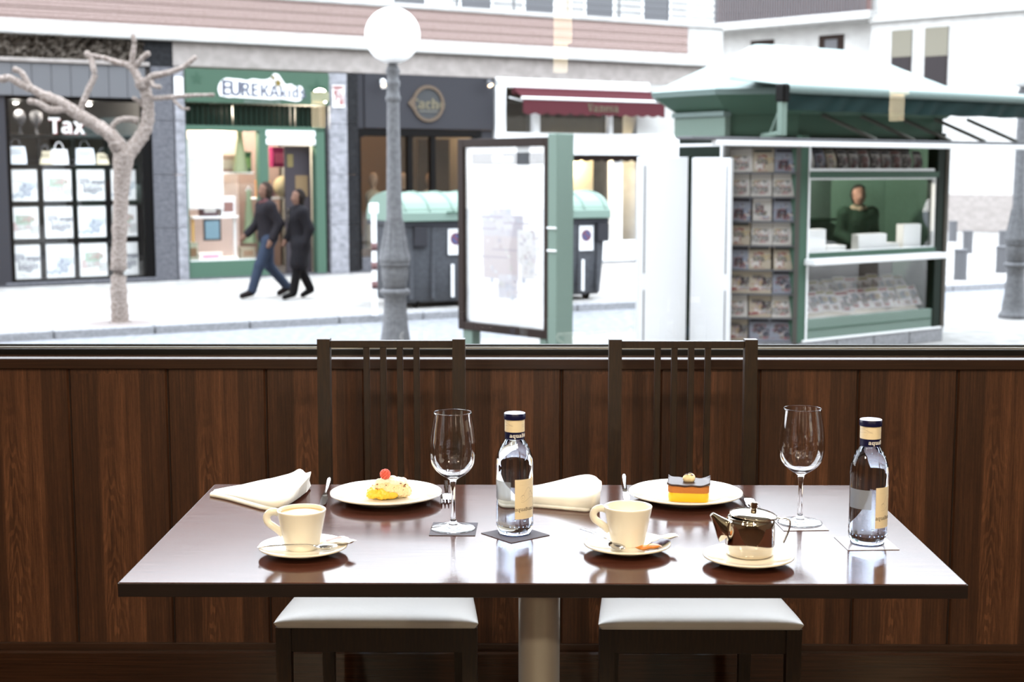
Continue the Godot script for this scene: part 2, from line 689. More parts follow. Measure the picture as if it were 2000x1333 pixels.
func build_room():
	structure("floor", span_of(X0 - .2, X1 + .2, -0.12, 0.0, WZ - .3, Z1 + .2), M.floor, "dark wooden floor of the cafe")
	structure("ceiling", span_of(X0 - .2, X1 + .2, CEIL, CEIL + .2, WZ - .35, Z1 + .2), M.ceiling, "pale plaster ceiling of the cafe")
	structure("wall_left", span_of(X0 - .2, X0, 0, CEIL, WZ - .3, Z1 + .2), M.wall_paint, "brown side wall of the cafe")
	structure("wall_right", span_of(X1, X1 + .2, 0, CEIL, WZ - .3, Z1 + .2), M.wall_paint, "brown side wall of the cafe, by the second bottle")
	structure("wall_back", span_of(X0, X1, 0, CEIL, Z1, Z1 + .2), M.wall_paint, "brown rear wall of the cafe")
	# wall under the window: core, wood panels with grooves between them, cap rail
	var w = structure_node("wall_front", "dark wood panelled wall below the window", Vector3.ZERO)
	part(w, "core", span_of(X0, X1, 0, 0.90, WZ - .26, WZ - .006), M.groove)
	var step = 0.2527
	var variants = []
	for v in 5:
		var st = S()
		var y0 = 0.02 + 0.03 * v
		var h = 0.83
		var hw = step / 2 - .0012
		var b = 0.004
		# front face with its own stretch of veneer, chamfered long edges
		quad(st, Vector3(-hw + b, 0, 0), Vector3(-hw + b, h, 0), Vector3(hw - b, h, 0), Vector3(hw - b, 0, 0), Vector2(.015, 1.0 - y0), Vector2(.015, .12 - y0), Vector2(.985, .12 - y0), Vector2(.985, 1.0 - y0))
		quad(st, Vector3(-hw, 0, -.006), Vector3(-hw, h, -.006), Vector3(-hw + b, h, 0), Vector3(-hw + b, 0, 0), Vector2(0, 1), Vector2(0, 0), Vector2(.02, 0), Vector2(.02, 1))
		quad(st, Vector3(hw - b, 0, 0), Vector3(hw - b, h, 0), Vector3(hw, h, -.006), Vector3(hw, 0, -.006), Vector2(.98, 1), Vector2(.98, 0), Vector2(1, 0), Vector2(1, 1))
		variants.append(commit(st))
	var x = 0.098 + step * 0.5
	var i = 0
	for k in range(-14, 14):
		var cx = x + step * k
		if cx - step / 2 < X0 or cx + step / 2 > X1: continue
		var o = part(w, "panel", variants[(i * 3) % 5], M.panel)
		o.position = Vector3(cx, 0.07, WZ)
		i += 1
	part(w, "cap_rail", span_of(X0, X1, 0.8945, 0.921, WZ - .03, WZ + .012, .002), M.trim)
	var bb = structure_node("baseboard_front", "dark wood baseboard under the wall panels")
	part(bb, "board", span_of(X0, X1, 0.0, 0.153, WZ - .01, WZ + .026, .005), M.sill)
	part(bb, "top_bead", span_of(X0, X1, 0.1495, 0.170, WZ - .01, WZ + .008, .0015), M.trim)
	# window: wooden sill, black frame, one large pane
	var win = structure_node("window_1", "large street window with black frame")
	part(win, "sill", span_of(X0, X1, 0.905, 0.9205, WZ - .085, WZ - .002), M.sill)
	var fr = S()
	span(fr, X0, X1, 0.90, 0.936, WZ - .135, WZ - .075, .002)
	span(fr, X0, X1, 2.62, CEIL, WZ - .135, WZ - .075, .002)
	span(fr, X0, X0 + .06, 0.93, 2.63, WZ - .135, WZ - .075, .002)
	span(fr, X1 - .06, X1, 0.93, 2.63, WZ - .135, WZ - .075, .002)
	part(win, "frame", fr, M.black_frame)
	part(win, "bead", span_of(X0, X1, 0.935, 0.9395, WZ - .125, WZ - .088, .001), M.steel)
	part(win, "gasket", span_of(X0, X1, 0.939, 0.9445, WZ - .118, WZ - .104), M.gasket)
	part(win, "pane", span_of(X0 + .05, X1 - .05, 0.94, 2.63, WZ - .113, WZ - .108), M.pane)
	part(win, "outer_ledge", span_of(X0, X1, 0.86, 0.905, WZ - .36, WZ - .135), M.steel)

func recessed_lamp(x, z, energy, color, group, where):
	var l = thing("ceiling_lamp", "square recessed ceiling lamp " + where, "lamp", Vector3(x, CEIL, z), 0.0, group)
	part(l, "frame", box_of(Vector3(0, -.006, 0), Vector3(.34, .02, .34), .004), M.steel)
	var e = mat(color, 0.6)
	e.emission_enabled = true
	e.emission = color
	e.emission_energy_multiplier = 3.0
	part(l, "diffuser", box_of(Vector3(0, -.017, 0), Vector3(.30, .006, .30)), e)
	var a := AreaLight3D.new()
	a.name = "lamp_light"
	a.area_size = Vector2(.3, .3)
	a.light_color = color
	a.light_energy = energy
	a.area_range = 20.0
	a.shadow_enabled = true
	a.position = Vector3(0, -.03, 0)
	a.rotation.x = -PI / 2
	l.add_child(a)

func pendant(at, label, energy, tall = .26):
	var l = thing("pendant_lamp", label, "lamp", at, 0.0, "pendant lamps hanging in the cafe")
	part(l, "cord", tube_of([Vector3(0, .155 + tall, 0), Vector3(0, CEIL - at.y, 0)], .003, 6), M.gasket)
	part(l, "canopy", lathe_of(P2([0, CEIL - at.y - .03, .04, CEIL - at.y - .03, .045, CEIL - at.y, 0, CEIL - at.y]), 20), M.steel)
	var c = Color(1.0, 0.93, 0.78)
	var e = mat(Color(1.0, 0.93, 0.8), 0.5)
	e.emission_enabled = true
	e.emission = c
	e.emission_energy_multiplier = 3.2
	part(l, "upper_shade", box_of(Vector3(0, .16 + tall / 2, 0), Vector3(.1, tall, .1), .006), e)
	part(l, "lower_shade", box_of(Vector3(-.012, .08, 0), Vector3(.078, .16, .078), .006), e)
	var o := OmniLight3D.new()
	o.name = "lamp_light"
	o.light_color = c
	o.light_energy = energy
	o.light_size = .05
	o.omni_range = 30.0
	o.omni_attenuation = 2.0
	o.shadow_enabled = true
	o.position = Vector3(0, .16 + tall / 2, 0)
	l.add_child(o)

# ---------------------------------------------------------------- table and chairs
const TY := 0.75

func build_table():
	var t = thing("dining_table", "rectangular dark wood dining table on a steel column, set for two", "table", Vector3(0.03, 0, -2.5435))
	part(t, "table_top", box_of(Vector3(0, TY - .0115, 0), Vector3(1.342, .023, .710), .0008), M.table)
	var eb = S()
	span(eb, -.6725, .6725, TY - .0232, TY - .0012, .3545, .3565, .0005)
	span(eb, -.6725, .6725, TY - .0232, TY - .0012, -.3565, -.3545, .0005)
	span(eb, -.6725, -.6705, TY - .0232, TY - .0012, -.3545, .3545, .0005)
	span(eb, .6705, .6725, TY - .0232, TY - .0012, -.3545, .3545, .0005)
	part(t, "edge_band", eb, M.table_edge, "very dark edging")
	part(t, "column", lathe_of(P2([.038, .02, .038, .715]), 40), M.brushed, "brushed steel column")
	part(t, "top_plate", box_of(Vector3(0, .7215, 0), Vector3(.3, .012, .3), .003), M.steel)
	part(t, "foot_plate", lathe_of(P2([0, 0, .25, 0, .25, .008, .22, .016, .05, .022, .0, .022]), 48, Transform3D(), [1, 2]), M.steel)

func chair(at, label):
	var c = thing("dining_chair", label, "chair", at, 0.0, "chairs between the table and the window")
	# cushion: wider at the front, crowned, soft edges
	var st = S()
	var n = 26
	var rows = []
	var put = func(u, v, top):
		var e = 1.0 - pow(absf(u), 7.0)
		var g = 1.0 - pow(absf(v), 7.0)
		var hw = lerpf(.184, .2235, (v + 1) / 2)
		var rnd = pow(maxf(e * g, 0.0), .5)
		var inset = (1.0 - rnd) * .004
		var x = u * (hw - inset)
		var z = v * (.215 - inset) - .002
		if top: return Vector3(x, .436 + rnd * (.018 + .012 * (1 - u * u) * (1 - v * v)), z)
		return Vector3(x * (.985 if absf(u) >= 1 or absf(v) >= 1 else .97), .424 + (.006 if absf(u) >= 1 or absf(v) >= 1 else 0.0), z * .985)
	st.set_smooth_group(1)
	var at_ = func(i): return -cos(PI * i / n)
	for i in n:
		for j in n:
			var a = [at_.call(i), at_.call(i + 1)]
			var b = [at_.call(j), at_.call(j + 1)]
			quad(st, put.call(a[0], b[1], true), put.call(a[0], b[0], true), put.call(a[1], b[0], true), put.call(a[1], b[1], true))
			quad(st, put.call(a[0], b[0], false), put.call(a[0], b[1], false), put.call(a[1], b[1], false), put.call(a[1], b[0], false))
	for i in n:
		for s in [-1.0, 1.0]:
			var a = at_.call(i)
			var b = at_.call(i + 1)
			var p = [put.call(a, s, false), put.call(a, s, true), put.call(b, s, true), put.call(b, s, false)]
			if s > 0: quad(st, p[0], p[1], p[2], p[3])
			else: quad(st, p[3], p[2], p[1], p[0])
			p = [put.call(s, a, false), put.call(s, a, true), put.call(s, b, true), put.call(s, b, false)]
			if s < 0: quad(st, p[0], p[1], p[2], p[3])
			else: quad(st, p[3], p[2], p[1], p[0])
	part(c, "seat_cushion", st, M.leather, "white leatherette cushion")
	part(c, "front_apron", box_of(Vector3(0, .396, .188), Vector3(.372, .056, .02), .0015), M.chair)
	part(c, "rear_apron", box_of(Vector3(0, .396, -.205), Vector3(.296, .056, .02), .0015), M.chair)
	for s in [-1, 1]:
		var side = S()
		tube(side, [Vector3(s * .199, .396, .175), Vector3(s * .163, .396, -.2)], .0198, 4, Vector2(.7, 2.0))
		part(c, "side_apron", side, M.chair)
		var leg = S()
		var rings = []
		for r in [[0.0, .013], [.25, .0155], [.4245, .0165]]:
			var ring = []
			for q in [Vector2(-1, -1), Vector2(-1, 1), Vector2(1, 1), Vector2(1, -1)]:
				ring.append(Vector3(s * .2 + q.x * r[1], r[0], .188 + q.y * r[1]))
			rings.append(ring)
		loft_flat(leg, rings)
		part(c, "front_leg", leg, M.chair)
		var post = S()
		rings = []
		for r in [[0.0, -.235, .012], [.25, -.212, .015], [.45, -.205, .0155], [.75, -.208, .0152], [1.0, -.214, .0152]]:
			var ring = []
			for q in [Vector2(-1, -1), Vector2(-1, 1), Vector2(1, 1), Vector2(1, -1)]:
				ring.append(Vector3(s * .161 + q.x * r[2], r[0], r[1] + q.y * r[2]))
			rings.append(ring)
		loft_flat(post, rings)
		part(c, "rear_post", post, M.chair)
	part(c, "top_rail", box_of(Vector3(0, .9875, -.214), Vector3(.292, .0165, .02), .0012), M.chair)
	part(c, "lower_rail", box_of(Vector3(0, .535, -.207), Vector3(.292, .03, .02), .0012), M.chair)
	for k in 4:
		part(c, "slat", box_of(Vector3((k - 1.5) * .0398, .765, -.211), Vector3(.0146, .43, .012), .001), M.chair)
	return c

# like loft, but with every side flat
func loft_flat(st, rings):
	st.set_smooth_group(-1)
	var n = rings[0].size()
	for i in rings.size() - 1:
		for j in n:
			var k = (j + 1) % n
			quad(st, rings[i][j], rings[i + 1][j], rings[i + 1][k], rings[i][k]) if ring_ccw(rings[i], rings[i + 1]) else quad(st, rings[i][j], rings[i][k], rings[i + 1][k], rings[i + 1][j])
	var last = rings[rings.size() - 1]
	for e in [[rings[0], true], [last, false]]:
		for j in range(1, n - 1):
			if ring_ccw(rings[0], rings[1]) == e[1]: tri(st, e[0][0], e[0][j], e[0][j + 1])
			else: tri(st, e[0][0], e[0][j + 1], e[0][j])

func ring_ccw(r, nxt):
	var a = (r[1] - r[0]).cross(r[2] - r[0])
	return a.dot(nxt[0] - r[0]) < 0.0

# ---------------------------------------------------------------- table ware
func dish(called, label, category, at, radius, rise, foot, group):
	var p = smooth2(P2([foot, .003, foot * 1.35, .0055, radius * .8, rise * .62, radius, rise]), 5)
	var prof = P2([0, .002, foot * .82, .002, foot * .86, 0, foot, 0])
	prof.append_array(p)
	prof.append_array(P2([radius, rise + .0025, radius - .0015, rise + .0032]))
	prof.append_array(smooth2(P2([radius * .93, rise + .001, radius * .75, rise * .6 + .003, foot * 1.25, .0085, foot * .9, .0072, 0, .007]), 4))
	return single(called, label, category, lathe_of(prof, 72, Transform3D(), [1, 2, 3, 4]), M.china, at, 0.0, group)

func cup(at, label, turn):
	var c = thing("coffee_cup", label, "cup", at, turn, "coffee cups on saucers")
	var outer = smooth2(P2([.0285, .0015, .0305, .008, .0335, .024, .0378, .046, .0418, .0655]), 6)
	var prof = P2([0, .002, .024, .002, .0255, 0, .0275, 0])
	prof.append_array(outer)
	prof.append_array(P2([.0416, .0672, .0404, .0677, .0392, .0672]))
	prof.append_array(smooth2(P2([.0388, .064, .035, .045, .0305, .022, .024, .009, .012, .0058, 0, .0055]), 4))
	part(c, "bowl", lathe_of(prof, 64, Transform3D(), [1, 2, 3]), M.china)
	# ear handle: a loop with a tang that runs down into the wall
	part(c, "handle", tube_of(smooth3([Vector3(-.036, .0600, 0), Vector3(-.046, .0632, 0), Vector3(-.0555, .0605, 0), Vector3(-.0600, .0525, 0), Vector3(-.0572, .0440, 0), Vector3(-.049, .0375, 0), Vector3(-.041, .0315, 0), Vector3(-.032, .0235, 0)], 5), .0052, 10, Vector2(1.25, 1.0), Vector3(0, 0, 1)), M.china)
	return c

func spoon(label, tip, bowl, group, category = "spoon"):
	# built along -x (handle) to +x (bowl), then laid between the two points
	var L = tip.distance_to(bowl)
	var sp = thing("tea_spoon", label, category, bowl, 0.0, group)
	var d = (bowl - tip).normalized()
	sp.basis = Basis(d, d.cross(Vector3.UP).normalized().cross(d).normalized() * 1.0, d.cross(Vector3.UP).normalized()) if absf(d.y) < .99 else Basis()
	sp.position = bowl
	var st = S()
	tube(st, smooth3([Vector3(-L, .001, 0), Vector3(-L * .7, .0035, 0), Vector3(-.034, .004, 0), Vector3(-.018, .001, 0)], 6), [.0042, .0044, .0044, .0043, .0042, .004, .0036, .0033, .003, .0027, .0025, .0024, .0023, .0022, .0022, .0024, .003, .0036, .004], 8, Vector2(1.0, .38))
	part(sp, "handle", st, M.cutlery)
	var b = S()
	b.set_smooth_group(1)
	var N = 20
	var f = func(i, j, off):
		var a = TAU * i / N
		var rr = j / 5.0
		var taper = 1.0 + .12 * cos(a)
		return Vector3(cos(a) * .0195 * rr, -(1 - rr * rr) * .0065 + off, sin(a) * .0128 * rr * taper)
	for i in N:
		for j in 5:
			quad(b, f.call(i, j, .0006), f.call(i + 1, j, .0006), f.call(i + 1, j + 1, .0006), f.call(i, j + 1, .0006))
			quad(b, f.call(i, j, -.0006), f.call(i, j + 1, -.0006), f.call(i + 1, j + 1, -.0006), f.call(i + 1, j, -.0006))
	for i in N: quad(b, f.call(i, 5, -.0006), f.call(i, 5, .0006), f.call(i + 1, 5, .0006), f.call(i + 1, 5, -.0006))
	part(sp, "bowl", b, M.cutlery)
	return sp

func fork(label, at, turn):
	# tines towards +z
	var k = thing("dessert_fork", label, "fork", at, turn, "dessert forks beside the plates")
	part(k, "handle", tube_of(smooth3([Vector3(0, .003, -.165), Vector3(0, .0045, -.11), Vector3(0, .007, -.05), Vector3(0, .010, -.02)], 5), [.0052, .0052, .005, .0048, .0045, .004, .0036, .0033, .003, .003, .003, .0032, .0034, .0036, .004, .005], 8, Vector2(1, .35)), M.cutlery)
	part(k, "shoulder", tube_of(smooth3([Vector3(0, .0098, -.024), Vector3(0, .009, -.012), Vector3(0, .006, .002), Vector3(0, .004, .012)], 4), [.0045, .006, .0085, .0105, .0115, .0118, .0118, .0118, .0118, .0118, .0115, .011, .0105], 10, Vector2(1, .14)), M.cutlery)
	for i in 4:
		var x = (i - 1.5) * .0066
		part(k, "tine", tube_of([Vector3(x, .0042, .008), Vector3(x * 1.02, .0026, .022), Vector3(x * 1.02, .0032, .036), Vector3(x, .0058, .046)], [.0021, .0019, .0016, .0008], 6, Vector2(1, .7)), M.cutlery)
	return k

func knife(label, at, turn):
	# blade towards +z
	var k = thing("dessert_knife", label, "knife", at, turn, "dessert knives beside the plates")
	part(k, "handle", tube_of(smooth3([Vector3(0, .012, -.118), Vector3(0, .0075, -.08), Vector3(0, .005, -.04), Vector3(0, .004, 0)], 5), [.003, .0046, .0052, .0052, .005, .0048, .0046, .0044, .0042, .004, .004, .004, .0042, .0044, .0046, .005], 10, Vector2(1, .6)), M.cutlery)
	var b = S()
	var outline = PackedVector2Array([Vector2(-.0045, 0), Vector2(.0045, 0), Vector2(.0075, -.02), Vector2(.0085, -.06), Vector2(.007, -.083), Vector2(.002, -.094), Vector2(-.004, -.09), Vector2(-.005, -.04)])
	extrude(b, outline, 0.0018, .0036, Transform3D(Basis(Vector3(1, 0, 0), Vector3(0, 0, -1), Vector3(0, 1, 0)), Vector3.ZERO))
	part(k, "blade", b, M.cutlery)
	return k

func arc(st, r, a0, a1, y0, y1, n = 20, thick = .00025):
	st.set_smooth_group(1)
	for i in n:
		var t0 = lerpf(a0, a1, i / float(n))
		var t1 = lerpf(a0, a1, (i + 1) / float(n))
		var u0 = i / float(n)
		var u1 = (i + 1) / float(n)
		var d0 = Vector3(sin(t0), 0, cos(t0))
		var d1 = Vector3(sin(t1), 0, cos(t1))
		var R = r + thick
		quad(st, d0 * R + Vector3.UP * y0, d0 * R + Vector3.UP * y1, d1 * R + Vector3.UP * y1, d1 * R + Vector3.UP * y0, Vector2(u0, 1), Vector2(u0, 0), Vector2(u1, 0), Vector2(u1, 1))
		quad(st, d1 * r + Vector3.UP * y0, d1 * r + Vector3.UP * y1, d0 * r + Vector3.UP * y1, d0 * r + Vector3.UP * y0, Vector2(u1, 1), Vector2(u1, 0), Vector2(u0, 0), Vector2(u0, 1))
	st.set_smooth_group(-1)

func doodle_texture(w, h, seed_):
	var img := Image.create(w, h, false, Image.FORMAT_RGB8)
	img.fill(Color(0.90, 0.84, 0.72))
	var ink = Color(0.50, 0.44, 0.38)
	var rng := RandomNumberGenerator.new()
	rng.seed = seed_
	var dot = func(p):
		var q = Vector2i(p)
		if q.x >= 0 and q.y >= 0 and q.x < w and q.y < h: img.set_pixelv(q, ink)
	# fish outlines, curls and rows of fine print
	for c in [Vector2(.34, .46), Vector2(.72, .38)]:
		for i in 90:
			var a = TAU * i / 90.0
			dot.call(Vector2(c.x * w + cos(a) * w * .09, c.y * h + sin(a) * w * .09))
			dot.call(Vector2(c.x * w + cos(a) * w * .04 * a / 3.0, c.y * h + sin(a) * w * .05 * a / 3.0))
	for i in 400:
		var t = i / 400.0
		dot.call(Vector2(w * (.25 + .7 * t), h * (.42 - .16 * sin(t * 3.0) + .05 * sin(t * 9.0))))
		dot.call(Vector2(w * (.25 + .7 * t), h * (.52 + .05 * sin(t * 5.0 + 1.0))))
		dot.call(Vector2(w * (.75 + .2 * t), h * (.3 + .22 * t)))
	return [img, rng, dot]

func bottle(at, turn, label):
	var b = thing("water_bottle", label, "bottle", at, turn, "glass bottles of water")
	var prof = P2([0, .0045, .018, .0035, .0235, .0022])
	prof.append_array(smooth2(P2([.0275, .0022, .0305, .007, .0325, .013, .0332, .024, .0328, .07, .0331, .118, .0328, .131, .0305, .145, .0255, .157, .0202, .1665, .0172, .173, .0166, .18]), 5))
	prof.append_array(P2([.0165, .208, 0, .208]))
	part(b, "glass", lathe_of(prof, 64, Transform3D(), [prof.size() - 2]), M.bottle)
	part(b, "base_ring", lathe_of(P2([.0185, 0, .0272, 0, .0292, .0015, .0272, .0022, .0185, .0018]), 64, Transform3D(), [1]), M.bottle_base, "blue glass foot")
	part(b, "collar", lathe_of(P2([.0176, .1735, .0176, .1865]), 48), M.navy, "navy neck band")
	part(b, "collar_lettering", letters("aquaBona", .0092, .0003, true, true, .0178, 0.78), mat(Color(.93, .93, .92), .5), "white lettering").position.y = .1803
	var neck = S()
	arc(neck, .01755, -PI, PI, .1865, .2085, 48)
	part(b, "neck_label", neck, M.neck_print, "cream paper with fine drawings")
	var cp = S()
	lathe(cp, P2([.0176, .2085, .0192, .2085, .0194, .2095, .0194, .2175, .0188, .2192]), 48, Transform3D(), [1])
	var cap = part(b, "cap", cp, M.navy, "navy screw cap")
	part(cap, "cap_top", lathe_of(P2([.0188, .2192, .0178, .2198, 0, .2198]), 48), M.cap_top, "pale metal disc")
	var lab = S()
	arc(lab, .0331, .02, 1.32, .033, .1045, 26)
	part(b, "front_label", lab, M.label_print, "cream paper label with drawings")
	part(b, "label_lettering", letters("aquaBona", .0085, .0002, true, false, .0335, .62), mat(Color(.30, .26, .26), .6)).position.y = .0505
	var back = S()
	arc(back, .0331, -1.55, -.2, .066, .1, 22)
	var bm = mat(Color(.62, .66, .72, .45), .4)
	bm.transparency = BaseMaterial3D.TRANSPARENCY_ALPHA
	part(b, "clear_label", back, bm, "translucent grey label")
	# embossed dots above the foot
	var em = S()
	for i in 26:
		var a = TAU * i / 26.0
		if i % 5 == 4: continue
		ball(em, Vector3(sin(a) * .0328, .0185 + .0006 * (i % 2), cos(a) * .0328), .0011, 6, 4)
	part(b, "embossing", em, M.bottle)
	return b

func wine_glass(at, label):
	var g = thing("wine_glass", label, "wine glass", at, 0.0, "stemmed wine glasses")
	var foot = P2([0, 0.0006, .039, .0006, .0408, .0012, .0408, .0018])
	foot.append_array(smooth2(P2([.0395, .0024, .026, .0042, .0125, .0078, .0062, .0135, .0045, .024, .0038, .05, .0042, .075, .0058, .088]), 5))
	foot.append_array(smooth2(P2([.0075, .0915, .0138, .0958, .0232, .1018, .0322, .1100, .0384, .1205, .0416, .133, .0426, .146, .0420, .160, .0400, .178, .0371, .197, .0343, .2145]), 5))
	foot.append_array(P2([.0340, .2152, .0334, .2152]))
	foot.append_array(smooth2(P2([.0331, .2142, .0359, .197, .0388, .178, .0408, .160, .0414, .146, .0404, .1333, .0373, .1213, .0313, .1112, .0225, .1034, .012, .0985, 0, .0975]), 5))
	part(g, "glass", lathe_of(foot, 72, Transform3D(), [1]), M.wine)
	return g

func packet(at, turn, size, color, label, tilt = 0.0, print_color = null):
	var p = thing("sugar_packet", label, "sugar packet", at, turn, "sugar packets on the saucers")
	p.rotation.z = tilt
	var st = S()
	st.set_smooth_group(1)
	var n = 10
	var f = func(i, j, s):
		var u = i / float(n) * 2 - 1
		var v = j / float(n) * 2 - 1
		var t = pow(maxf(0.0, (1 - pow(absf(u), 5.0)) * (1 - v * v)), .6) * .0034 + .0003
		return Vector3(u * size.x / 2, s * t + .0035 + .0006 * sin(u * 7.0 + v * 3.0), v * size.y / 2 * (1 - .06 * (1 - u * u)))
	for i in n:
		for j in n:
			quad(st, f.call(i, j + 1, 1), f.call(i, j, 1), f.call(i + 1, j, 1), f.call(i + 1, j + 1, 1))
			quad(st, f.call(i, j, -1), f.call(i, j + 1, -1), f.call(i + 1, j + 1, -1), f.call(i + 1, j, -1))
	part(p, "paper", st, mat(color, .4))
	if print_color:
		var q = S()
		q.set_smooth_group(1)
		for i in range(2, 8):
			for j in range(3, 7):
				quad(q, f.call(i, j + 1, 1.06), f.call(i, j, 1.06), f.call(i + 1, j, 1.06), f.call(i + 1, j + 1, 1.06))
		part(p, "print", q, mat(print_color, .4))
	return p

func napkin(at, rings_in, label):
	var n = thing("napkin", label, "napkin", at, 0.0, "folded white cloth napkins")
	# each entry: x, front z, back z, height, where the ridge lies (0 front .. 1 back), thickness of the fold
	var rings = []
	var lower = []
	for r in rings_in:
		var ring = []
		var m = 14
		for i in m + 1:
			var t = i / float(m)
			var y: float
			if t < r[4]: y = lerpf(r[5], r[3], smoothstep(0.0, 1.0, t / r[4]) * .6 + .4 * t / r[4])
			else: y = lerpf(r[3], .004, pow((t - r[4]) / (1.0 - r[4]), 1.4))
			var edge = sin(PI * clampf(t * 8.0, 0.0, .5)) 
			ring.append(Vector3(r[0] + .006 * sin(t * 4.0), lerpf(.006, y, edge) , lerpf(r[1], r[2], t)))
		for i in range(m, -1, -3):
			var t = i / float(m)
			ring.append(Vector3(r[0], .0045, lerpf(r[1], r[2], t)))
		rings.append(ring)
		var lr = []
		for i in 9:
			var t = i / 8.0
			lr.append(Vector3(r[0] - .012, .0055 + .0012 * sin(t * 6.0), lerpf(r[1] + .004, r[2] - .012, t)))
		for i in range(8, -1, -1):
			var t = i / 8.0
			lr.append(Vector3(r[0] - .012, .0003, lerpf(r[1] + .0035, r[2] - .0125, t)))
		lower.append(lr)
	var st = S()
	loft(st, smooth_rings(rings, 5))
	part(n, "upper_fold", st, M.cloth)
	var s2 = S()
	loft(s2, smooth_rings(lower, 3))
	part(n, "lower_fold", s2, M.cloth)
	return n

func smooth_rings(rings, k):
	var out = []
	var m = rings[0].size()
	var cols = []
	for j in m:
		var path = []
		for r in rings: path.append(r[j])
		cols.append(smooth3(path, k))
	for i in cols[0].size():
		var ring = []
		for j in m: ring.append(cols[j][i])
		out.append(ring)
	return out

func teapot(at):
	var t = thing("teapot", "small polished steel teapot with hinged lid, on a white saucer", "teapot", at)
	var prof = P2([0, .001, .036, .001, .0385, .0025, .0402, .006, .0404, .0165, .0408, .0172, .0412, .018])
	prof.append_array(smooth2(P2([.0412, .0185, .0414, .04, .0412, .054, .0404, .0595, .0385, .0625]), 4))
	prof.append_array(P2([.0378, .0648, .0378, .066, .0355, .066, .0355, .05, 0, .05]))
	part(t, "body", lathe_of(prof, 72, Transform3D(), [3, 4, 5, 6, 7]), M.mirror_steel)
	var lidx = Transform3D(Basis(Vector3(0, 0, 1), deg_to_rad(-4)), Vector3(0, .001, 0))
	var lid = part(t, "lid", lathe_of(smooth2(P2([0, .0665, .036, .0665, .0392, .0672, .0398, .0685, .039, .0695, .033, .0725, .02, .0755, .008, .077, 0, .0772]), 3), 64, lidx), M.mirror_steel)
	part(lid, "knob", lathe_of(P2([.0052, .0765, .0052, .079, .0062, .08, .0062, .0885, .005, .0898, 0, .09]), 24, lidx, [2, 3, 4]), M.mirror_steel)
	var rings = []
	for r in [[-.034, .034, .0125, .024], [-.0425, .041, .0115, .0185], [-.0505, .050, .0095, .0125], [-.058, .0585, .0072, .0078], [-.0645, .0655, .0056, .0044]]:
		var ring = []
		for i in 14:
			var a = TAU * i / 14
			ring.append(Vector3(r[0] + cos(a) * r[3] * .75, r[1] + cos(a) * r[3] * .66 + .004, sin(a) * r[2]))
		rings.append(ring)
	var sp = S()
	loft(sp, smooth_rings(rings, 3))
	part(t, "spout", sp, M.mirror_steel)
	part(t, "handle", tube_of(smooth3([Vector3(.030, .0705, 0), Vector3(.040, .066, 0), Vector3(.050, .0625, 0), Vector3(.060, .0625, 0), Vector3(.0665, .057, 0), Vector3(.0655, .044, 0), Vector3(.0605, .030, 0), Vector3(.0565, .021, 0)], 5), .0017, 8, Vector2(.8, 2.0), Vector3(0, 0, 1)), M.mirror_steel)
	part(t, "hinge", tube_of([Vector3(.0405, .064, -.008), Vector3(.0405, .064, .008)], .0034, 10), M.mirror_steel)
	return t

func pastry(at):
	var c = thing("cream_pastry", "flaky custard pastry with cream and a raspberry on top", "pastry", at, .25)
	var nz := FastNoiseLite.new()
	nz.seed = 31
	nz.frequency = 130.0
	nz.fractal_octaves = 3
	part(c, "custard", nets([[Vector3(-.037, .0075, .012), Vector3(-.012, .008, .0215), .0068, .0078], [Vector3(-.012, .0075, .0215), Vector3(.012, .0065, .0205), .0072, .0055], [Vector3(-.034, .013, .004), Vector3(-.014, .014, .014), .007, .008]], .0014, .005, nz, .0035), mat(Color(.97, .78, .22), .4), "yellow custard")
	part(c, "puff_pastry", nets([[Vector3(-.024, .012, .0), Vector3(.034, .013, -.006), .011, .0125], [Vector3(-.008, .011, .011), Vector3(.036, .0105, .010), .0095, .0105], [Vector3(-.022, .012, -.014), Vector3(.03, .012, -.017), .01, .0105], [Vector3(-.018, .021, .008), Vector3(.03, .021, .003), .0085, .0085]], .0016, .006, nz, .0042), M.pastry, "flaky crumb dusted with sugar")
	part(c, "cream", nets([[Vector3(-.016, .029, .0), Vector3(.012, .031, -.004), .0085, .0095], [Vector3(-.004, .030, -.008), Vector3(.033, .027, -.008), .009, .0085], [Vector3(.01, .029, .006), Vector3(.028, .026, .004), .007, .006]], .0016, .006, nz, .0018), mat(Color(.95, .92, .84), .7), "whipped cream")
	var fl = S()
	var rng := RandomNumberGenerator.new()
	rng.seed = 8
	for i in 40:
		var p = Vector3(rng.randf_range(-.026, .036), rng.randf_range(.012, .03), rng.randf_range(.004, .022))
		p.z = minf(p.z, .025 - p.y * .45)
		bx(fl, Vector3.ZERO, Vector3(rng.randf_range(.002, .005), .0008, rng.randf_range(.0015, .003)), 0.0, Transform3D(Basis.from_euler(Vector3(rng.randf_range(-.8, .8), rng.randf_range(0, 3), rng.randf_range(-.8, .8))), p))
	var flakes = part(c, "crumbs", fl, mat(Color(.55, .33, .14), .7), "toasted crumbs")
	flakes.set_meta("kind", "stuff")
	var rb = S()
	var rc = Vector3(-.004, .0455, .0)
	ball(rb, rc, .0088, 16, 10)
	for k in 58:
		var y = 1.0 - 2.0 * (k + .5) / 58.0
		var a = k * 2.39996
		var rr = sqrt(1 - y * y)
		ball(rb, rc + Vector3(cos(a) * rr, y, sin(a) * rr) * .0088, .0024, 7, 5)
	part(c, "raspberry", rb, mat(Color(.90, .40, .33), .45), "red raspberry")
	return c

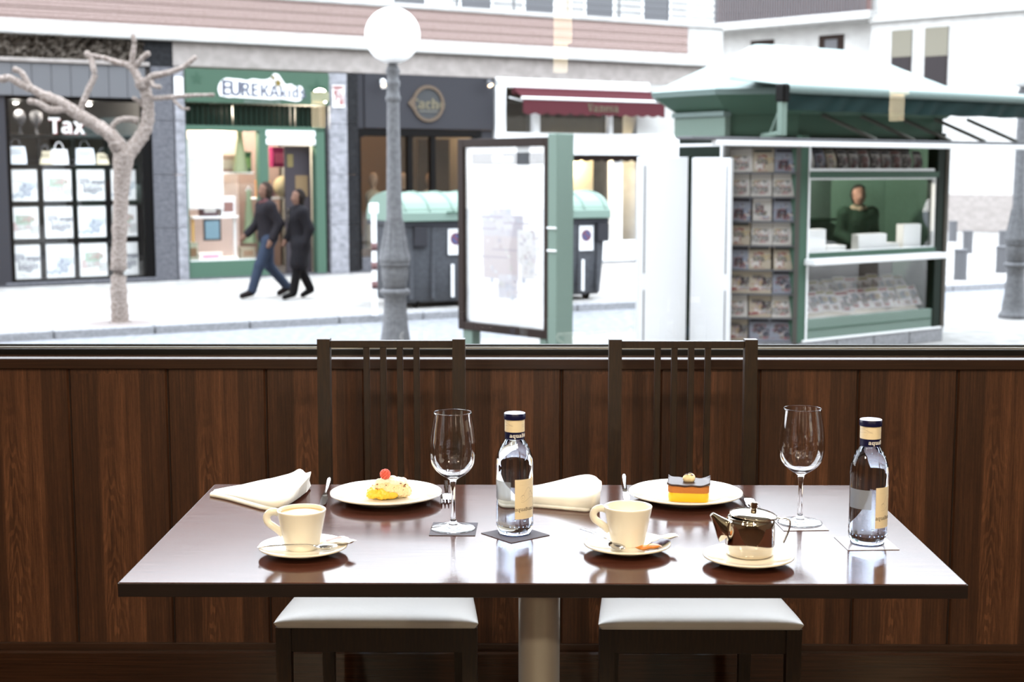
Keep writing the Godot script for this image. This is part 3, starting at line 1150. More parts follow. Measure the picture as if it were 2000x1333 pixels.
func cake(at):
	var c = thing("layer_cake", "square of custard cake with chocolate glaze and a cream swirl", "cake", at, -.14)
	# lower custard layer: sagging front, rounded corners
	var layer = func(hw, hd, y0, y1, bulge, wav):
		var rings = []
		var n = 48
		for k in 7:
			var t = k / 6.0
			var ring = []
			for i in n:
				var a = TAU * i / n
				var e = 7.0
				var rr = pow(pow(absf(cos(a)), e) + pow(absf(sin(a)), e), -1.0 / e)
				var s = 1.0 + bulge * sin(PI * t)
				var y = lerpf(y0, y1, t) + wav * sin(a * 9.0) * t + wav * 1.6 * sin(a * 2.0 + .8) * t
				ring.append(Vector3(cos(a) * rr * hw * s, y, sin(a) * rr * hd * s))
			rings.append(ring)
		var st = S()
		loft(st, rings)
		return st
	part(c, "custard_layer", layer.call(.0385, .033, 0.0, .020, .035, .0012), mat(Color(.95, .73, .10), .35), "yellow custard layer")
	part(c, "sponge_layer", layer.call(.0398, .0342, .0178, .0315, .01, .0004), M.sponge, "orange brown sponge layer")
	# glaze plate with curled corners
	var st = S()
	st.set_smooth_group(1)
	var n = 20
	var f = func(i, j, o):
		var u = i / float(n) * 2 - 1
		var v = j / float(n) * 2 - 1
		var k = pow(absf(u) * absf(v), 5.0) * .006 + .0008 * sin(u * 9.0) * pow(absf(v), 8.0)
		return Vector3(u * .0415, .0322 + k + o, v * .036)
	for i in n:
		for j in n:
			quad(st, f.call(i, j + 1, .0015), f.call(i, j, .0015), f.call(i + 1, j, .0015), f.call(i + 1, j + 1, .0015))
			quad(st, f.call(i, j, -.0015), f.call(i, j + 1, -.0015), f.call(i + 1, j + 1, -.0015), f.call(i + 1, j, -.0015))
	for i in n:
		quad(st, f.call(i, n, -.0015), f.call(i, n, .0015), f.call(i + 1, n, .0015), f.call(i + 1, n, -.0015))
		quad(st, f.call(i + 1, 0, -.0015), f.call(i + 1, 0, .0015), f.call(i, 0, .0015), f.call(i, 0, -.0015))
		quad(st, f.call(0, i, -.0015), f.call(0, i, .0015), f.call(0, i + 1, .0015), f.call(0, i + 1, -.0015))
		quad(st, f.call(n, i + 1, -.0015), f.call(n, i + 1, .0015), f.call(n, i, .0015), f.call(n, i, -.0015))
	part(c, "glaze", st, mat(Color(.20, .10, .085), .42), "dark chocolate glaze")
	part(c, "cream_swirl", nets([[Vector3(-.004, .038, -.002), Vector3(.004, .039, .0), .0078, .0078], [Vector3(-.006, .041, .002), Vector3(.003, .043, -.003), .0062, .0068], [Vector3(.005, .040, .004), Vector3(.006, .042, -.003), .0055, .006]], .0013, .003), mat(Color(.96, .88, .70), .6), "cream rosette")
	var sh = S()
	for q in [[-.005, .0475, .001, .6], [.002, .049, -.003, -.5], [.006, .047, .002, 1.4]]:
		tube(sh, [Vector3(q[0] - .004, q[1], q[2]), Vector3(q[0], q[1] + .0015, q[2] + .001), Vector3(q[0] + .004 * cos(q[3]), q[1] + .0005, q[2] + .004 * sin(q[3]))], .0011, 6, Vector2(1.6, .6))
	part(c, "chocolate_curls", sh, mat(Color(.26, .11, .07), .4), "chocolate shavings")
	return c

func coaster(at, size, turn, label, m):
	return single("coaster", label, "coaster", box_of(Vector3(0, .0006, 0), Vector3(size.x, .0012, size.y), .0004), m, at, turn, "square coasters")

func build_table_ware():
	# prints
	var d = doodle_texture(256, 320, 2)
	for y in [20, 32, 44]:
		for x in range(50, 226, 3):
			if d[1].randf() > .3: d[2].call(Vector2(x, y + d[1].randi() % 3))
	for y in [236, 262]:
		for x in range(40, 190, 3):
			if d[1].randf() > .35: d[2].call(Vector2(x, y + d[1].randi() % 3))
	M.label_print = printed(ImageTexture.create_from_image(d[0]), .6)
	M.neck_print = printed(ImageTexture.create_from_image(doodle_texture(512, 128, 4)[0]), .6)
	M.neck_print.uv1_scale = Vector3(2, 1, 1)
	M.pastry = stone(Color(.93, .80, .55), Color(.97, .92, .80), .08, 30.0, .8, 12)
	M.sponge = stone(Color(.62, .34, .13), Color(.80, .52, .24), .12, 30.0, .85, 14)

	var T = TY
	dish("dessert_plate", "white plate under the pastry with the raspberry", "plate", Vector3(-.271, T, -2.757), .1105, .0155, .058, "white dessert plates")
	pastry(Vector3(-.268, T + .0082, -2.752))
	dish("dessert_plate", "white plate under the chocolate glazed cake", "plate", Vector3(.322, T, -2.765), .1125, .0155, .058, "white dessert plates")
	cake(Vector3(.326, T + .0078, -2.745))
	knife("steel knife beside the plate with the raspberry pastry", Vector3(-.397, T, -2.79), .06)
	knife("steel knife beside the plate with the chocolate glazed cake", Vector3(.207, T, -2.83), -.05)
	fork("steel fork between the raspberry pastry plate and the wine glass", Vector3(-.151, T, -2.755), .06)
	fork("steel fork between the chocolate cake plate and the teapot", Vector3(.443, T, -2.72), .1)
	napkin(Vector3(-.52, T, -2.77), [[-.095, -.018, -.045, .008, .5, .006], [-.055, .012, -.085, .017, .6, .008], [-.005, .06, -.11, .026, .7, .012], [.04, .098, -.12, .034, .8, .016], [.066, .075, -.115, .042, .85, .02], [.084, -.03, -.095, .041, .6, .03]], "white napkin folded to a triangle beside the cup of coffee")
	napkin(Vector3(.08, T, -2.74), [[-.1, .03, -.05, .018, .5, .012], [-.065, .035, -.06, .029, .55, .016], [-.02, .05, -.072, .038, .6, .018], [.03, .068, -.075, .052, .6, .02], [.055, .075, -.06, .054, .6, .028], [.068, .05, -.045, .044, .5, .03]], "white rolled napkin behind the first bottle")
	# first coffee
	dish("saucer", "white saucer under the cup filled with coffee", "saucer", Vector3(-.375, T, -2.364), .0755, .0125, .034, "white saucers")
	var c1 = cup(Vector3(-.378, T + .0073, -2.372), "white cup filled with milky coffee", 0.0)
	part(c1, "coffee", lathe_of(P2([.0393, .0612, .030, .0616, 0, .0617]), 48), mat(Color(.80, .62, .36), .3), "milky coffee")
	part(c1, "foam", lathe_of(P2([.0275, .0616, .0265, .0624, .015, .0628, 0, .0629]), 40, Transform3D(Basis(), Vector3(.002, 0, .002))), mat(Color(.95, .88, .74), .6), "pale milk foam")
	spoon("tea spoon lying in front of the cup of coffee", Vector3(-.447, T + .0165, -2.338), Vector3(-.333, T + .0185, -2.342), "tea spoons on saucers")
	packet(Vector3(-.325, T + .013, -2.385), .55, Vector2(.05, .022), Color(.90, .86, .80), "crumpled white sugar packet with brown print, beside the cup of coffee", .1, Color(.55, .33, .18))
	packet(Vector3(-.309, T + .015, -2.372), -.5, Vector2(.045, .022), Color(.93, .91, .88), "plain white sugar packet by the spoon of the filled cup", .12)
	# second cup
	dish("saucer", "white saucer under the empty cup", "saucer", Vector3(.179, T, -2.385), .0745, .0125, .034, "white saucers")
	cup(Vector3(.181, T + .0073, -2.402), "white cup without coffee, next to the teapot", 0.0)
	spoon("tea spoon leaning over the rim of the empty cup's saucer", Vector3(.102, T + .021, -2.452), Vector3(.158, T + .017, -2.352), "tea spoons on saucers")
	packet(Vector3(.213, T + .012, -2.352), .45, Vector2(.042, .02), Color(.80, .48, .14), "orange sugar packet beside the empty cup", .03, Color(.90, .66, .30))
	packet(Vector3(.232, T + .013, -2.375), .75, Vector2(.045, .02), Color(.22, .13, .22), "dark purple sugar packet beside the empty cup", .1)
	packet(Vector3(.243, T + .015, -2.402), .2, Vector2(.05, .022), Color(.92, .90, .88), "white sugar packet standing over the rim of the empty cup's saucer", .16)
	# teapot
	dish("saucer", "white saucer under the steel teapot", "saucer", Vector3(.375, T, -2.31), .0755, .0125, .036, "white saucers")
	teapot(Vector3(.381, T + .0072, -2.335))
	# glasses and bottles on coasters
	coaster(Vector3(-.126, T, -2.528), Vector2(.083, .094), -.02, "dark coaster under the wine glass by the raspberry pastry", M.coaster)
	wine_glass(Vector3(-.127, T + .0012, -2.53), "empty stemmed wine glass between the raspberry pastry and a bottle")
	coaster(Vector3(-.014, T, -2.492), Vector2(.088, .088), .68, "dark coaster turned corner forward under the middle bottle", M.coaster)
	bottle(Vector3(-.015, T + .0012, -2.498), 0.0, "clear water bottle with navy cap in the middle of the table")
	coaster(Vector3(.511, T, -2.565), Vector2(.083, .086), .06, "glossy coaster under the wine glass by the teapot", M.coaster_gloss)
	wine_glass(Vector3(.512, T + .0012, -2.577), "empty stemmed wine glass behind the teapot")
	coaster(Vector3(.601, T, -2.435), Vector2(.09, .09), .05, "glossy coaster under the bottle at the table's end", M.coaster_gloss)
	bottle(Vector3(.603, T + .0012, -2.437), .12, "clear water bottle with navy cap at the end of the table")


# ---------------------------------------------------------------- the street
const ORD = ["first", "second", "third", "fourth", "fifth", "sixth", "seventh", "eighth", "ninth", "tenth", "eleventh", "twelfth"]
const GY := -0.5          # far pavement and near pavement
const FA := 0.55851       # the shop fronts are turned 32 degrees
const F0 := Vector3(-8.466, GY, -22.886)

func FP(u, h, w = 0.0): return F0 + Basis(Vector3.UP, FA) * Vector3(u, h, w)

func street_materials():
	M.pave = stone(Color(.52, .51, .50), Color(.60, .59, .58), .02, .5, .85, 2)
	M.asphalt = stone(Color(.43, .435, .45), Color(.50, .505, .52), .05, .5, .85, 3)
	M.kerb = stone(Color(.47, .47, .48), Color(.56, .56, .57), .06, 1.2, .8, 5)
	M.brick = stone(Color(.54, .465, .445), Color(.60, .53, .51), .05, 1.6, .85, 6)
	M.brick_dark = stone(Color(.47, .40, .38), Color(.53, .465, .445), .05, 1.6, .85, 16)
	M.mortar = mat(Color(.62, .56, .53), .9)
	M.white_plaster = stone(Color(.60, .595, .585), Color(.66, .655, .645), .02, .4, .85, 7)
	M.beige = stone(Color(.50, .475, .46), Color(.56, .535, .52), .03, .6, .85, 8)
	M.grey_stone = stone(Color(.29, .29, .31), Color(.36, .36, .375), .05, 1.1, .5, 9)
	M.marble = stone(Color(.42, .42, .44), Color(.55, .55, .57), .03, .8, .4, 10)
	M.dark_stone = stone(Color(.075, .078, .085), Color(.15, .154, .162), .05, 1.1, .5, 13)
	M.rough_stone = stone(Color(.13, .11, .09), Color(.46, .43, .40), .03, 1.5, .9, 15)
	M.grey_metal = mat(Color(.345, .345, .355), .5)
	M.charcoal = mat(Color(.185, .185, .20), .6)
	M.black = mat(Color(.02, .02, .022), .5)
	M.shop_wall = mat(Color(.46, .45, .44), .8)
	M.green_sign = mat(Color(.235, .315, .265), .45)
	M.green = mat(Color(.255, .345, .295), .45)
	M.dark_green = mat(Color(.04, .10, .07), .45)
	M.pale_green = mat(Color(.40, .46, .425), .5)
	M.lid_green = mat(Color(.44, .51, .472), .45)
	M.roof_green = mat(Color(.42, .475, .462), .4)
	M.teal = mat(Color(.05, .13, .125), .7)
	M.white = mat(Color(.84, .84, .84), .45)
	M.white_gloss = mat(Color(.86, .86, .865), .25)
	M.burgundy = mat(Color(.27, .13, .15), .8)
	M.bin_grey = stone(Color(.25, .255, .27), Color(.29, .297, .312), .05, 1.0, .5, 17)
	M.lamp_iron = stone(Color(.35, .35, .36), Color(.42, .42, .43), .04, 1.5, .5, 18)
	M.globe = mat(Color(.95, .95, .95), .2)
	M.globe.backlight_enabled = true
	M.globe.backlight = Color(.8, .8, .8)
	M.bark = stone(Color(.40, .355, .33), Color(.60, .56, .535), .035, 2.5, .9, 19)
	M.mupi = mat(Color(.155, .12, .108), .4)
	M.warm_wall = mat(Color(.50, .41, .32), .8)
	M.shop_pane = glass_pane(.0)
	M.red = mat(Color(.65, .08, .08), .5)

# a stretch of several stones with open joints, each stone a part
func stones(parent, called, x0, x1, n, y0, y1, z0, z1, m, joint = .008, bev = .006):
	var w = (x1 - x0) / n
	var mesh = commit(box_of(Vector3.ZERO, Vector3(w - joint, y1 - y0, absf(z1 - z0)), bev))
	for i in n:
		var o = part(parent, called, mesh, m)
		o.position = Vector3(x0 + w * (i + .5), (y0 + y1) / 2, (z0 + z1) / 2)

func build_ground():
	structure("street", span_of(-60, 60, GY - .3, GY - .1, -75, WZ - .35), M.asphalt, "pale road between the kerbs")
	var a = deg_to_rad(28.2)
	var o = Vector3(-6.1, GY, -16.45)
	var far = structure_node("pavement_far", "pale far pavement in front of the shops", o, a)
	part(far, "slab", span_of(-30, 60, -.19, 0, -50, -.16), M.pave)
	var k = structure_node("kerb_far", "grey kerb stones along the far pavement", o, a)
	stones(k, "kerb_stone", -3.0, 33.0, 30, -.19, .004, -.16, 0, M.kerb, .02, .012)
	var near = structure_node("pavement_near", "pale near pavement under the newsstand", o + Basis(Vector3.UP, a) * Vector3(0, 0, 3.1), a)
	part(near, "slab", span_of(-30, 60, -.19, 0, .16, 16.0), M.pave)
	stones(near, "kerb_stone", -3.0, 33.0, 30, -.19, .003, 0, .15, M.kerb, .02, .012)

func build_building():
	var b = thing("shop_building", "long building with brick band and white ledge above the row of shops", "building", F0, FA)
	# overhanging first floor: white band, brick courses, ledge, wall with railing and windows
	part(b, "white_band", span_of(-4, 14.95, 4.07, 4.30, -.6, .10, .01), M.white_plaster)
	part(b, "brick_backing", span_of(-4, 14.0, 4.30, 4.86, -.6, .035), M.mortar)
	var ch = .056
	for i in 10:
		var mesh = commit(span_of(-4, 14.0, 0, ch - .013, -.02, .06, .004))
		part(b, "brick_course", mesh, M.brick if i % 3 else M.brick_dark).position.y = 4.302 + i * ch
	part(b, "white_corner", span_of(14.0, 14.95, 4.30, 4.86, -.6, .05, .01), M.white_plaster)
	part(b, "upper_ledge", span_of(-4, 14.95, 4.862, 4.95, -.9, .09, .01), M.white_plaster)
	part(b, "upper_wall", span_of(-4, 14.95, 4.95, 5.75, -1.5, -1.2), M.white_plaster)
	part(b, "upper_storey", span_of(-4, 14.95, 5.75, 8.0, -2.5, -1.19), M.brick)
	for i in 6:
		var w = part(b, "upper_window", span_of(6.2 + i * 1.5, 7.0 + i * 1.5, 5.0, 6.6, -1.2, -1.17), M.white)
		part(w, "pane", span_of(6.26 + i * 1.5, 6.94 + i * 1.5, 5.06, 6.54, -1.18, -1.16), M.grey_metal)
	for h in [5.07, 5.2, 5.33, 5.46]:
		part(b, "rail", tube_of([Vector3(8.4, h, .02), Vector3(14.8, h, .02)], .014, 6), M.grey_metal)
	for i in 6:
		part(b, "rail_post", box_of(Vector3(8.5 + i * 1.25, 5.2, .02), Vector3(.03, .55, .03)), M.grey_metal)
	# beam over the shops, soffit, pillars of stacked slabs
	part(b, "beam", span_of(2.99, 14.6, 3.66, 4.06, -.6, -.04), M.beige)
	part(b, "ledge", span_of(-4, 2.55, 3.625, 3.69, -.3, .07, .01), M.beige)
	var rough = S()
	var nz := FastNoiseLite.new()
	nz.seed = 77
	nz.frequency = 5.0
	nz.fractal_octaves = 4
	rough.set_smooth_group(-1)
	var f = func(i, j):
		var p = Vector3(-4.0 + i * .065, 3.69 + j * .038, 0)
		p.z = -.12 + nz.get_noise_2d(p.x * 1.4, p.y * 1.4) * .22
		return p
	for i in 100:
		for j in 10:
			quad(rough, f.call(i, j), f.call(i, j + 1), f.call(i + 1, j + 1), f.call(i + 1, j))
	part(b, "rough_stone_band", rough, M.rough_stone)
	part(b, "core", span_of(-4, 14.6, 0, 4.2, -7.2, -7.0), M.shop_wall)
	for p in [[2.59, 2.985, M.grey_stone, -.03], [2.99, 3.165, M.marble, .0], [5.85, 6.205, M.marble, .0], [6.21, 6.44, M.dark_stone, -.03]]:
		for i in 4:
			part(b, "pillar_slab", span_of(p[0], p[1] - .004, i * .91, i * .91 + .903, -.5, p[3], .004), p[2])
	part(b, "infill", span_of(2.50, 3.0, 3.60, 4.06, -.6, -.05), M.dark_stone)
	part(b, "infill", span_of(6.36, 6.56, 2.5, 3.66, -.6, -.06), M.charcoal)
	part(b, "partition", span_of(2.6, 3.1, 0, 3.6, -7.0, -.5), M.shop_wall)
	part(b, "partition", span_of(5.9, 6.4, 0, 3.6, -7.0, -.5), M.shop_wall)
	part(b, "partition", span_of(9.33, 9.37, 0, 3.6, -7.0, -.1), M.shop_wall)
	part(b, "end_wall", span_of(12.78, 14.6, 0, 3.66, -7.0, -.05), M.white_plaster)
	part(b, "corner_block", span_of(-4.0, .2, 0, 3.62, -7.0, -.03), M.charcoal)
	part(b, "shop_floor", span_of(-4, 14.6, -.05, .03, -7.0, -.02), M.grey_stone)
	part(b, "shop_ceiling", span_of(-4, 14.6, 3.6, 3.66, -7.0, -.1), M.shop_wall)
	# small notices on the pillars
	single("wall_plaque", "white plaque with a blue mark on the marble pillar", "plaque", span_of(-.08, .08, -.16, .16, 0, .02, .004), M.white, FP(3.06, 3.31, .005), FA)
	single("wall_plaque", "white notice with red heading on the pillar beside the green shop", "plaque", span_of(-.12, .12, -.2, .2, 0, .02, .004), M.notice, FP(6.02, 3.22, .005), FA)

func framed(parent, called, u0, u1, h0, h1, t, d, m):
	var st = S()
	span(st, u0, u0 + t, h0, h1, -d / 2, d / 2, .004)
	span(st, u1 - t, u1, h0, h1, -d / 2, d / 2, .004)
	span(st, u0 + t, u1 - t, h0, h0 + t, -d / 2, d / 2, .004)
	span(st, u0 + t, u1 - t, h1 - t, h1, -d / 2, d / 2, .004)
	return part(parent, called, st, m)

func build_bag_shop():
	var s = thing("shopfront", "shop front with dark frame and white display cards in a black grid", "shopfront", FP(0, 0, -.12), FA, "shop fronts across the street")
	framed(s, "frame", .2, 2.59, .03, 3.1, .07, .12, M.black)
	part(s, "side_post", span_of(2.42, 2.56, .05, 3.08, -.03, .07, .005), M.black)
	part(s, "threshold", span_of(.1, 2.6, -.06, .075, -.2, .1, .01), M.grey_stone)
	part(s, "pane", span_of(.27, 2.42, .1, 3.03, -.02, -.01), M.shop_pane)
	var bars = [.80, 1.355, 1.92]
	for u in bars: part(s, "grid_bar", span_of(u - .04, u + .04, .1, 2.46, -.36, -.28, .004), M.black)
	for h in [.72, 1.34, 1.955, 2.45]: part(s, "grid_bar", span_of(.26, 2.43, h - .035, h + .035, -.40, -.27, .004), M.black)
	var cards = [M.card_a, M.card_b, M.card_c]
	var words = ["display card with grey picture", "display card with bluish print", "display card with coloured marks"]
	var i = 0
	for c in [[.29, .75], [.85, 1.31], [1.40, 1.865], [1.975, 2.40]]:
		for r in [[.10, .665], [.765, 1.295], [1.385, 1.905]]:
			var k = (i * 2 + i / 3) % 3
			i += 1
			single("display_card", words[k] + ", %s row from below, %s from the charcoal wall" % [ORD[(i - 1) % 3], ORD[(i - 1) / 3]], "card", span_of(-(c[1] - c[0]) / 2, (c[1] - c[0]) / 2, 0, r[1] - r[0], -.008, .008, .003), cards[k], FP((c[0] + c[1]) / 2, r[0], -.42), FA, "cards in the shop window grid")
	# handbags on the upper shelf
	var nth = -1
	for q in [[.43, 2.00, .34, .42, 0], [.90, 1.995, .22, .32, 1], [1.13, 1.995, .30, .37, 2], [1.55, 1.995, .34, .40, 0], [1.85, 1.995, .22, .28, 1], [2.2, 1.995, .3, .45, 2]]:
		nth += 1
		handbag(FP(q[0], q[1] - .005, -.44), q[2], q[3], q[4], nth)
	for u in [.58, .84]:
		single("display_bust", "grey round hat stand in the bag shop window, " + ("nearer the charcoal wall" if u < .7 else "nearer the lettering"), "stand", lathe_of(smooth2(P2([.05, 0, .03, .02, .02, .12, .07, .18, .105, .27, .09, .36, .04, .40, 0, .405]), 3), 20), M.grey_metal, FP(u, 2.485, -.72), FA, "hat stands in the bag shop")
	var shelf = single("display_shelf", "black shelf carrying the hat stands behind the bag shop's glass", "shelf", span_of(.25, 2.4, 0, .03, -.2, .2), M.black, FP(0, 2.455, -.72), FA)
	var tx = thing("window_lettering", "white letters with red edges inside the bag shop window", "lettering", FP(1.22, 2.62, -.25), FA)
	part(tx, "red_edge", letters("Tax", .36, .02), M.red).position = Vector3(.012, -.012, -.02)
	part(tx, "letters", letters("Tax", .36, .02), M.white)
	for u in [.5, 1.1, 1.7]: shop_lamp(FP(u, 3.0, -.6), "small round ceiling lamp in the bag shop, %s from the charcoal wall" % ORD[int(u / .55)], Color(1, .97, .92), .5, "ceiling lamps of the bag shop")
	# fascia of grey sheets
	var fa = thing("fascia", "plain grey sheet metal fascia above the display cards", "fascia", FP(0, 0, -.05), FA)
	for k in 9:
		part(fa, "sheet", span_of(-.3 + k * .31, .002 + k * .31, 3.09, 3.61, 0, .08, .004), M.grey_metal)

func shop_lamp(at, label, c, energy, group):
	var l = thing("shop_lamp", label, "lamp", at, 0.0, group)
	part(l, "housing", lathe_of(P2([.05, 0, .075, 0, .08, .03, .06, .1, 0, .1]), 20, Transform3D(), [1]), M.grey_metal)
	var e = mat(Color.WHITE, .5)
	e.emission_enabled = true
	e.emission = c
	e.emission_energy_multiplier = 4.0
	part(l, "bulb", lathe_of(P2([0, -.02, .03, -.015, .05, .0, 0, .005]), 16), e)
	var o := OmniLight3D.new()
	o.name = "lamp_light"
	o.light_color = c
	o.light_energy = energy
	o.light_size = .04
	o.omni_range = 20.0
	o.omni_attenuation = 2.0
	o.shadow_enabled = true
	o.position = Vector3(0, -.06, 0)
	l.add_child(o)

func handbag(at, w, h, kind, nth):
	var c = [Color(.86, .88, .9), Color(.80, .76, .66), Color(.90, .90, .90)][kind]
	var words = ["pale blue and white", "cream", "white"][kind] + " handbag in the bag shop window, %s bag from the charcoal wall" % ORD[nth]
	var b = thing("handbag", words, "handbag", at, FA, "handbags in the shop window")
	var rings = []
	for k in 5:
		var t = k / 4.0
		var ring = []
		for i in 20:
			var a = TAU * i / 20
			var e = pow(pow(absf(cos(a)), 4.0) + pow(absf(sin(a)), 4.0), -.25)
			ring.append(Vector3(cos(a) * e * w / 2 * (1.0 - .14 * t + .05 * sin(PI * t)), t * h * .68, sin(a) * e * .06 * (1 - .5 * t)))
		rings.append(ring)
	var st = S()
	loft(st, smooth_rings(rings, 3))
	part(b, "body", st, mat(c, .4))
	var hp = []
	for i in 9:
		var a = PI * i / 8
		hp.append(Vector3(cos(a) * w * .24, h * .66 + sin(a) * h * .34, 0))
	part(b, "strap", tube_of(hp, .011, 8), M.grey_metal if kind != 2 else M.white)
	part(b, "flap", span_of(-w * .3, w * .3, h * .36, h * .60, .03, .058, .006), mat(c.darkened(.18), .4))
	return b

func star(r, c, n = 5):
	var p := PackedVector2Array()
	for i in n * 2:
		var a = PI / 2 + PI * i / n
		p.append(c + Vector2(cos(a), sin(a)) * (r if i % 2 == 0 else r * .45))
	return p

func build_green_shop():
	var g = thing("shop_sign", "green fascia sign with white cloud lettering over the toy shop", "sign", FP(3.165, 3.05, -.02), FA, "shop signs across the street")
	part(g, "board", span_of(0, 2.66, 0, .57, 0, .08, .006), M.green_sign)
	var cloud = S()
	# cloud outline round the wavy lettering
	var pts := PackedVector2Array()
	for q in [[.60, .12], [.57, .24], [.62, .36], [.72, .425], [.85, .42], [.98, .415], [1.10, .40], [1.20, .43], [1.32, .42], [1.44, .42], [1.54, .46], [1.60, .53], [1.68, .52], [1.75, .43], [1.82, .35], [1.92, .36], [2.00, .32], [2.10, .33], [2.15, .26], [2.14, .13], [2.05, .06], [1.90, .07], [1.75, .09], [1.55, .08], [1.35, .085], [1.15, .09], [.98, .095], [.86, .10], [.74, .09]]: pts.append(Vector2(q[0], q[1]))
	var sm = PackedVector2Array(smooth2(pts, 4))
	sm.remove_at(sm.size() - 1)
	extrude(cloud, sm, .081, .095)
	part(g, "cloud", cloud, M.white, "white cloud outline")
	var lav = mat(Color(.30, .31, .36), .5)
	var word = "EUREKA"
	var xs = [.71, .88, 1.06, 1.235, 1.41, 1.60]
	for i in 6:
		var s = 1.0 - .04 * i
		var e = part(g, "letter", letters(word[i], .36 * s, .006), lav)
		e.position = Vector3(xs[i], .255 - .008 * i, .098)
	var kk = part(g, "letter", letters("kids", .26, .006), lav)
	kk.position = Vector3(1.94, .205, .098)
	var stx = S()
	extrude(stx, star(.085, Vector2(1.67, .37)), .1, .115)
	extrude(stx, star(.05, Vector2(1.58, .46)), .1, .112)
	part(g, "star", stx, mat(Color(.40, .34, .17), .5), "yellow stars")
	part(g, "web_address", letters("www.eurekakids.net", .075, .004, false, false), mat(Color(.45, .48, .465), .5)).position = Vector3(1.38, .038, .084)
	var pale = S()
	extrude(pale, star(.2, Vector2(2.42, .28)), .0805, .084)
	extrude(pale, star(.12, Vector2(.2, .4)), .0805, .084)
	part(g, "pale_star", pale, mat(Color(.20, .285, .235), .5), "faded star print")

	var s = thing("shopfront", "green framed toy shop front with open door and white blind", "shopfront", FP(3.165, 0, -.12), FA, "shop fronts across the street")
	for i in 26:
		part(s, "shutter_slat", span_of(.01 + i * .098, .094 + i * .098, 2.66, 3.04, -.12, .03, .012), M.dark_green)
	part(s, "top_rail", span_of(0, 2.6, 2.575, 2.665, -.08, .09, .005), M.green)
	part(s, "bottom_panel", span_of(0, 1.34, -.02, .31, -.08, .08, .006), M.green)
	part(s, "mullion", span_of(1.335, 1.51, 0, 2.6, -.08, .09, .006), M.green)
	part(s, "jamb", span_of(2.42, 2.60, 0, 2.66, -.1, .09, .006), M.green)
	part(s, "jamb", span_of(0, .035, 0, 2.6, -.08, .08, .004), M.green)
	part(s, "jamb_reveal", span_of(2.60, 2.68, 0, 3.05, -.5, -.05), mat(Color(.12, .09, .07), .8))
	part(s, "pane", span_of(.035, 1.335, .31, 2.58, -.02, -.01), M.shop_pane)
	part(s, "display_deck", span_of(.03, 1.34, .25, .33, -1.2, -.03), M.white)
	part(s, "display_backdrop", span_of(.04, 1.30, .33, 2.6, -.92, -.88), mat(Color(.74, .67, .65), .8))
	part(s, "back_panel", span_of(0, 2.65, 0, 3.05, -2.3, -2.2), mat(Color(.40, .34, .33), .8))
	var d = part(s, "door", span_of(1.90, 2.40, .04, 2.33, -.16, -.12, .004), mat(Color(.215, .20, .215), .35), "grey open door leaf")
	part(d, "poster", span_of(2.10, 2.34, 1.42, 1.80, -.12, -.112), mat(Color(.42, .35, .26), .6), "orange poster")
	part(d, "sticker", span_of(1.95, 2.06, 1.95, 2.18, -.12, -.112), mat(Color(.40, .36, .24), .6), "yellow sticker")
	part(d, "handle", tube_of([Vector3(1.95, .9, -.1), Vector3(1.95, 1.2, -.1)], .015, 8), M.steel)
	for i in 2:
		part(s, "blind_slat", span_of(1.46, 2.42, 2.34 + i * .14, 2.465 + i * .14, -.06, .10, .02), M.white_gloss)
	shop_lamp(FP(4.0, 3.0, -.9), "small round ceiling lamp over the toy window", Color(1, .95, .85), 8.0, "ceiling lamps of the toy shop")
	shop_lamp(FP(5.1, 3.0, -1.3), "small round ceiling lamp over the toy shop's door", Color(1, .95, .85), 8.0, "ceiling lamps of the toy shop")
	# window display
	single("window_poster", "tall white poster hanging in the toy shop window", "poster", span_of(-.33, .33, 0, 1.22, -.006, .006, .002), M.poster_pale, FP(3.57, 1.22, -.24), FA)
	var pic = thing("picture_frame", "dark framed blue picture in the toy shop window", "picture", FP(3.70, .66, -.30), FA)
	framed(pic, "frame", -.16, .16, 0, .38, .03, .03, M.charcoal)
	part(pic, "picture", span_of(-.135, .135, .03, .35, -.005, .008), mat(Color(.40, .49, .53), .5))
	var tb = thing("toy_table", "small white toy table with two drawers' width of legs in the window", "table", FP(3.85, .33, -.42), FA)
	part(tb, "top", span_of(-.5, .35, .72, .76, -.15, .12, .005), M.white)
	for u in [-.46, .31]: part(tb, "leg", span_of(u - .02, u + .02, 0, .72, -.02, .02), M.white if u > 0 else mat(Color(.75, .6, .35), .6))
	toy_box(FP(3.68, 1.09, -.42), .30, .32, mat(Color(.32, .24, .26), .6), M.white, "mauve toy box on the white toy table")
	toy_box(FP(4.02, 1.09, -.42), .26, .34, M.white, mat(Color(.50, .38, .36), .6), "white toy box with red print on the toy table")
	toy_box(FP(3.62, .331, -.27), .42, .12, mat(Color(.88, .82, .78), .6), mat(Color(.85, .55, .62), .6), "flat cream toy box with pink print on the window deck")
	toy_box(FP(4.32, .331, -.27), .26, .20, mat(Color(.55, .51, .44), .6), mat(Color(.50, .40, .32), .6), "sand coloured toy box on the window deck")
	toy_box(FP(3.30, .331, -.27), .18, .30, mat(Color(.54, .54, .47), .6), mat(Color(.42, .33, .24), .6), "pale yellow toy box beside the marble pillar")
	toy_box(FP(4.08, 1.86, -.55), .30, .30, mat(Color(.50, .42, .38), .6), mat(Color(.55, .52, .47), .6), "salmon toy box on the upper shelf of the toy window")
	toy_box(FP(4.42, 1.86, -.55), .20, .36, mat(Color(.14, .26, .17), .6), mat(Color(.4, .5, .3), .6), "dark green toy box on the upper shelf of the toy window")
	single("wall_shelf", "thin white shelf in the toy shop window", "shelf", span_of(-.35, .35, -.03, 0, -.15, .12, .004), M.white, FP(4.2, 1.86, -.55), FA)
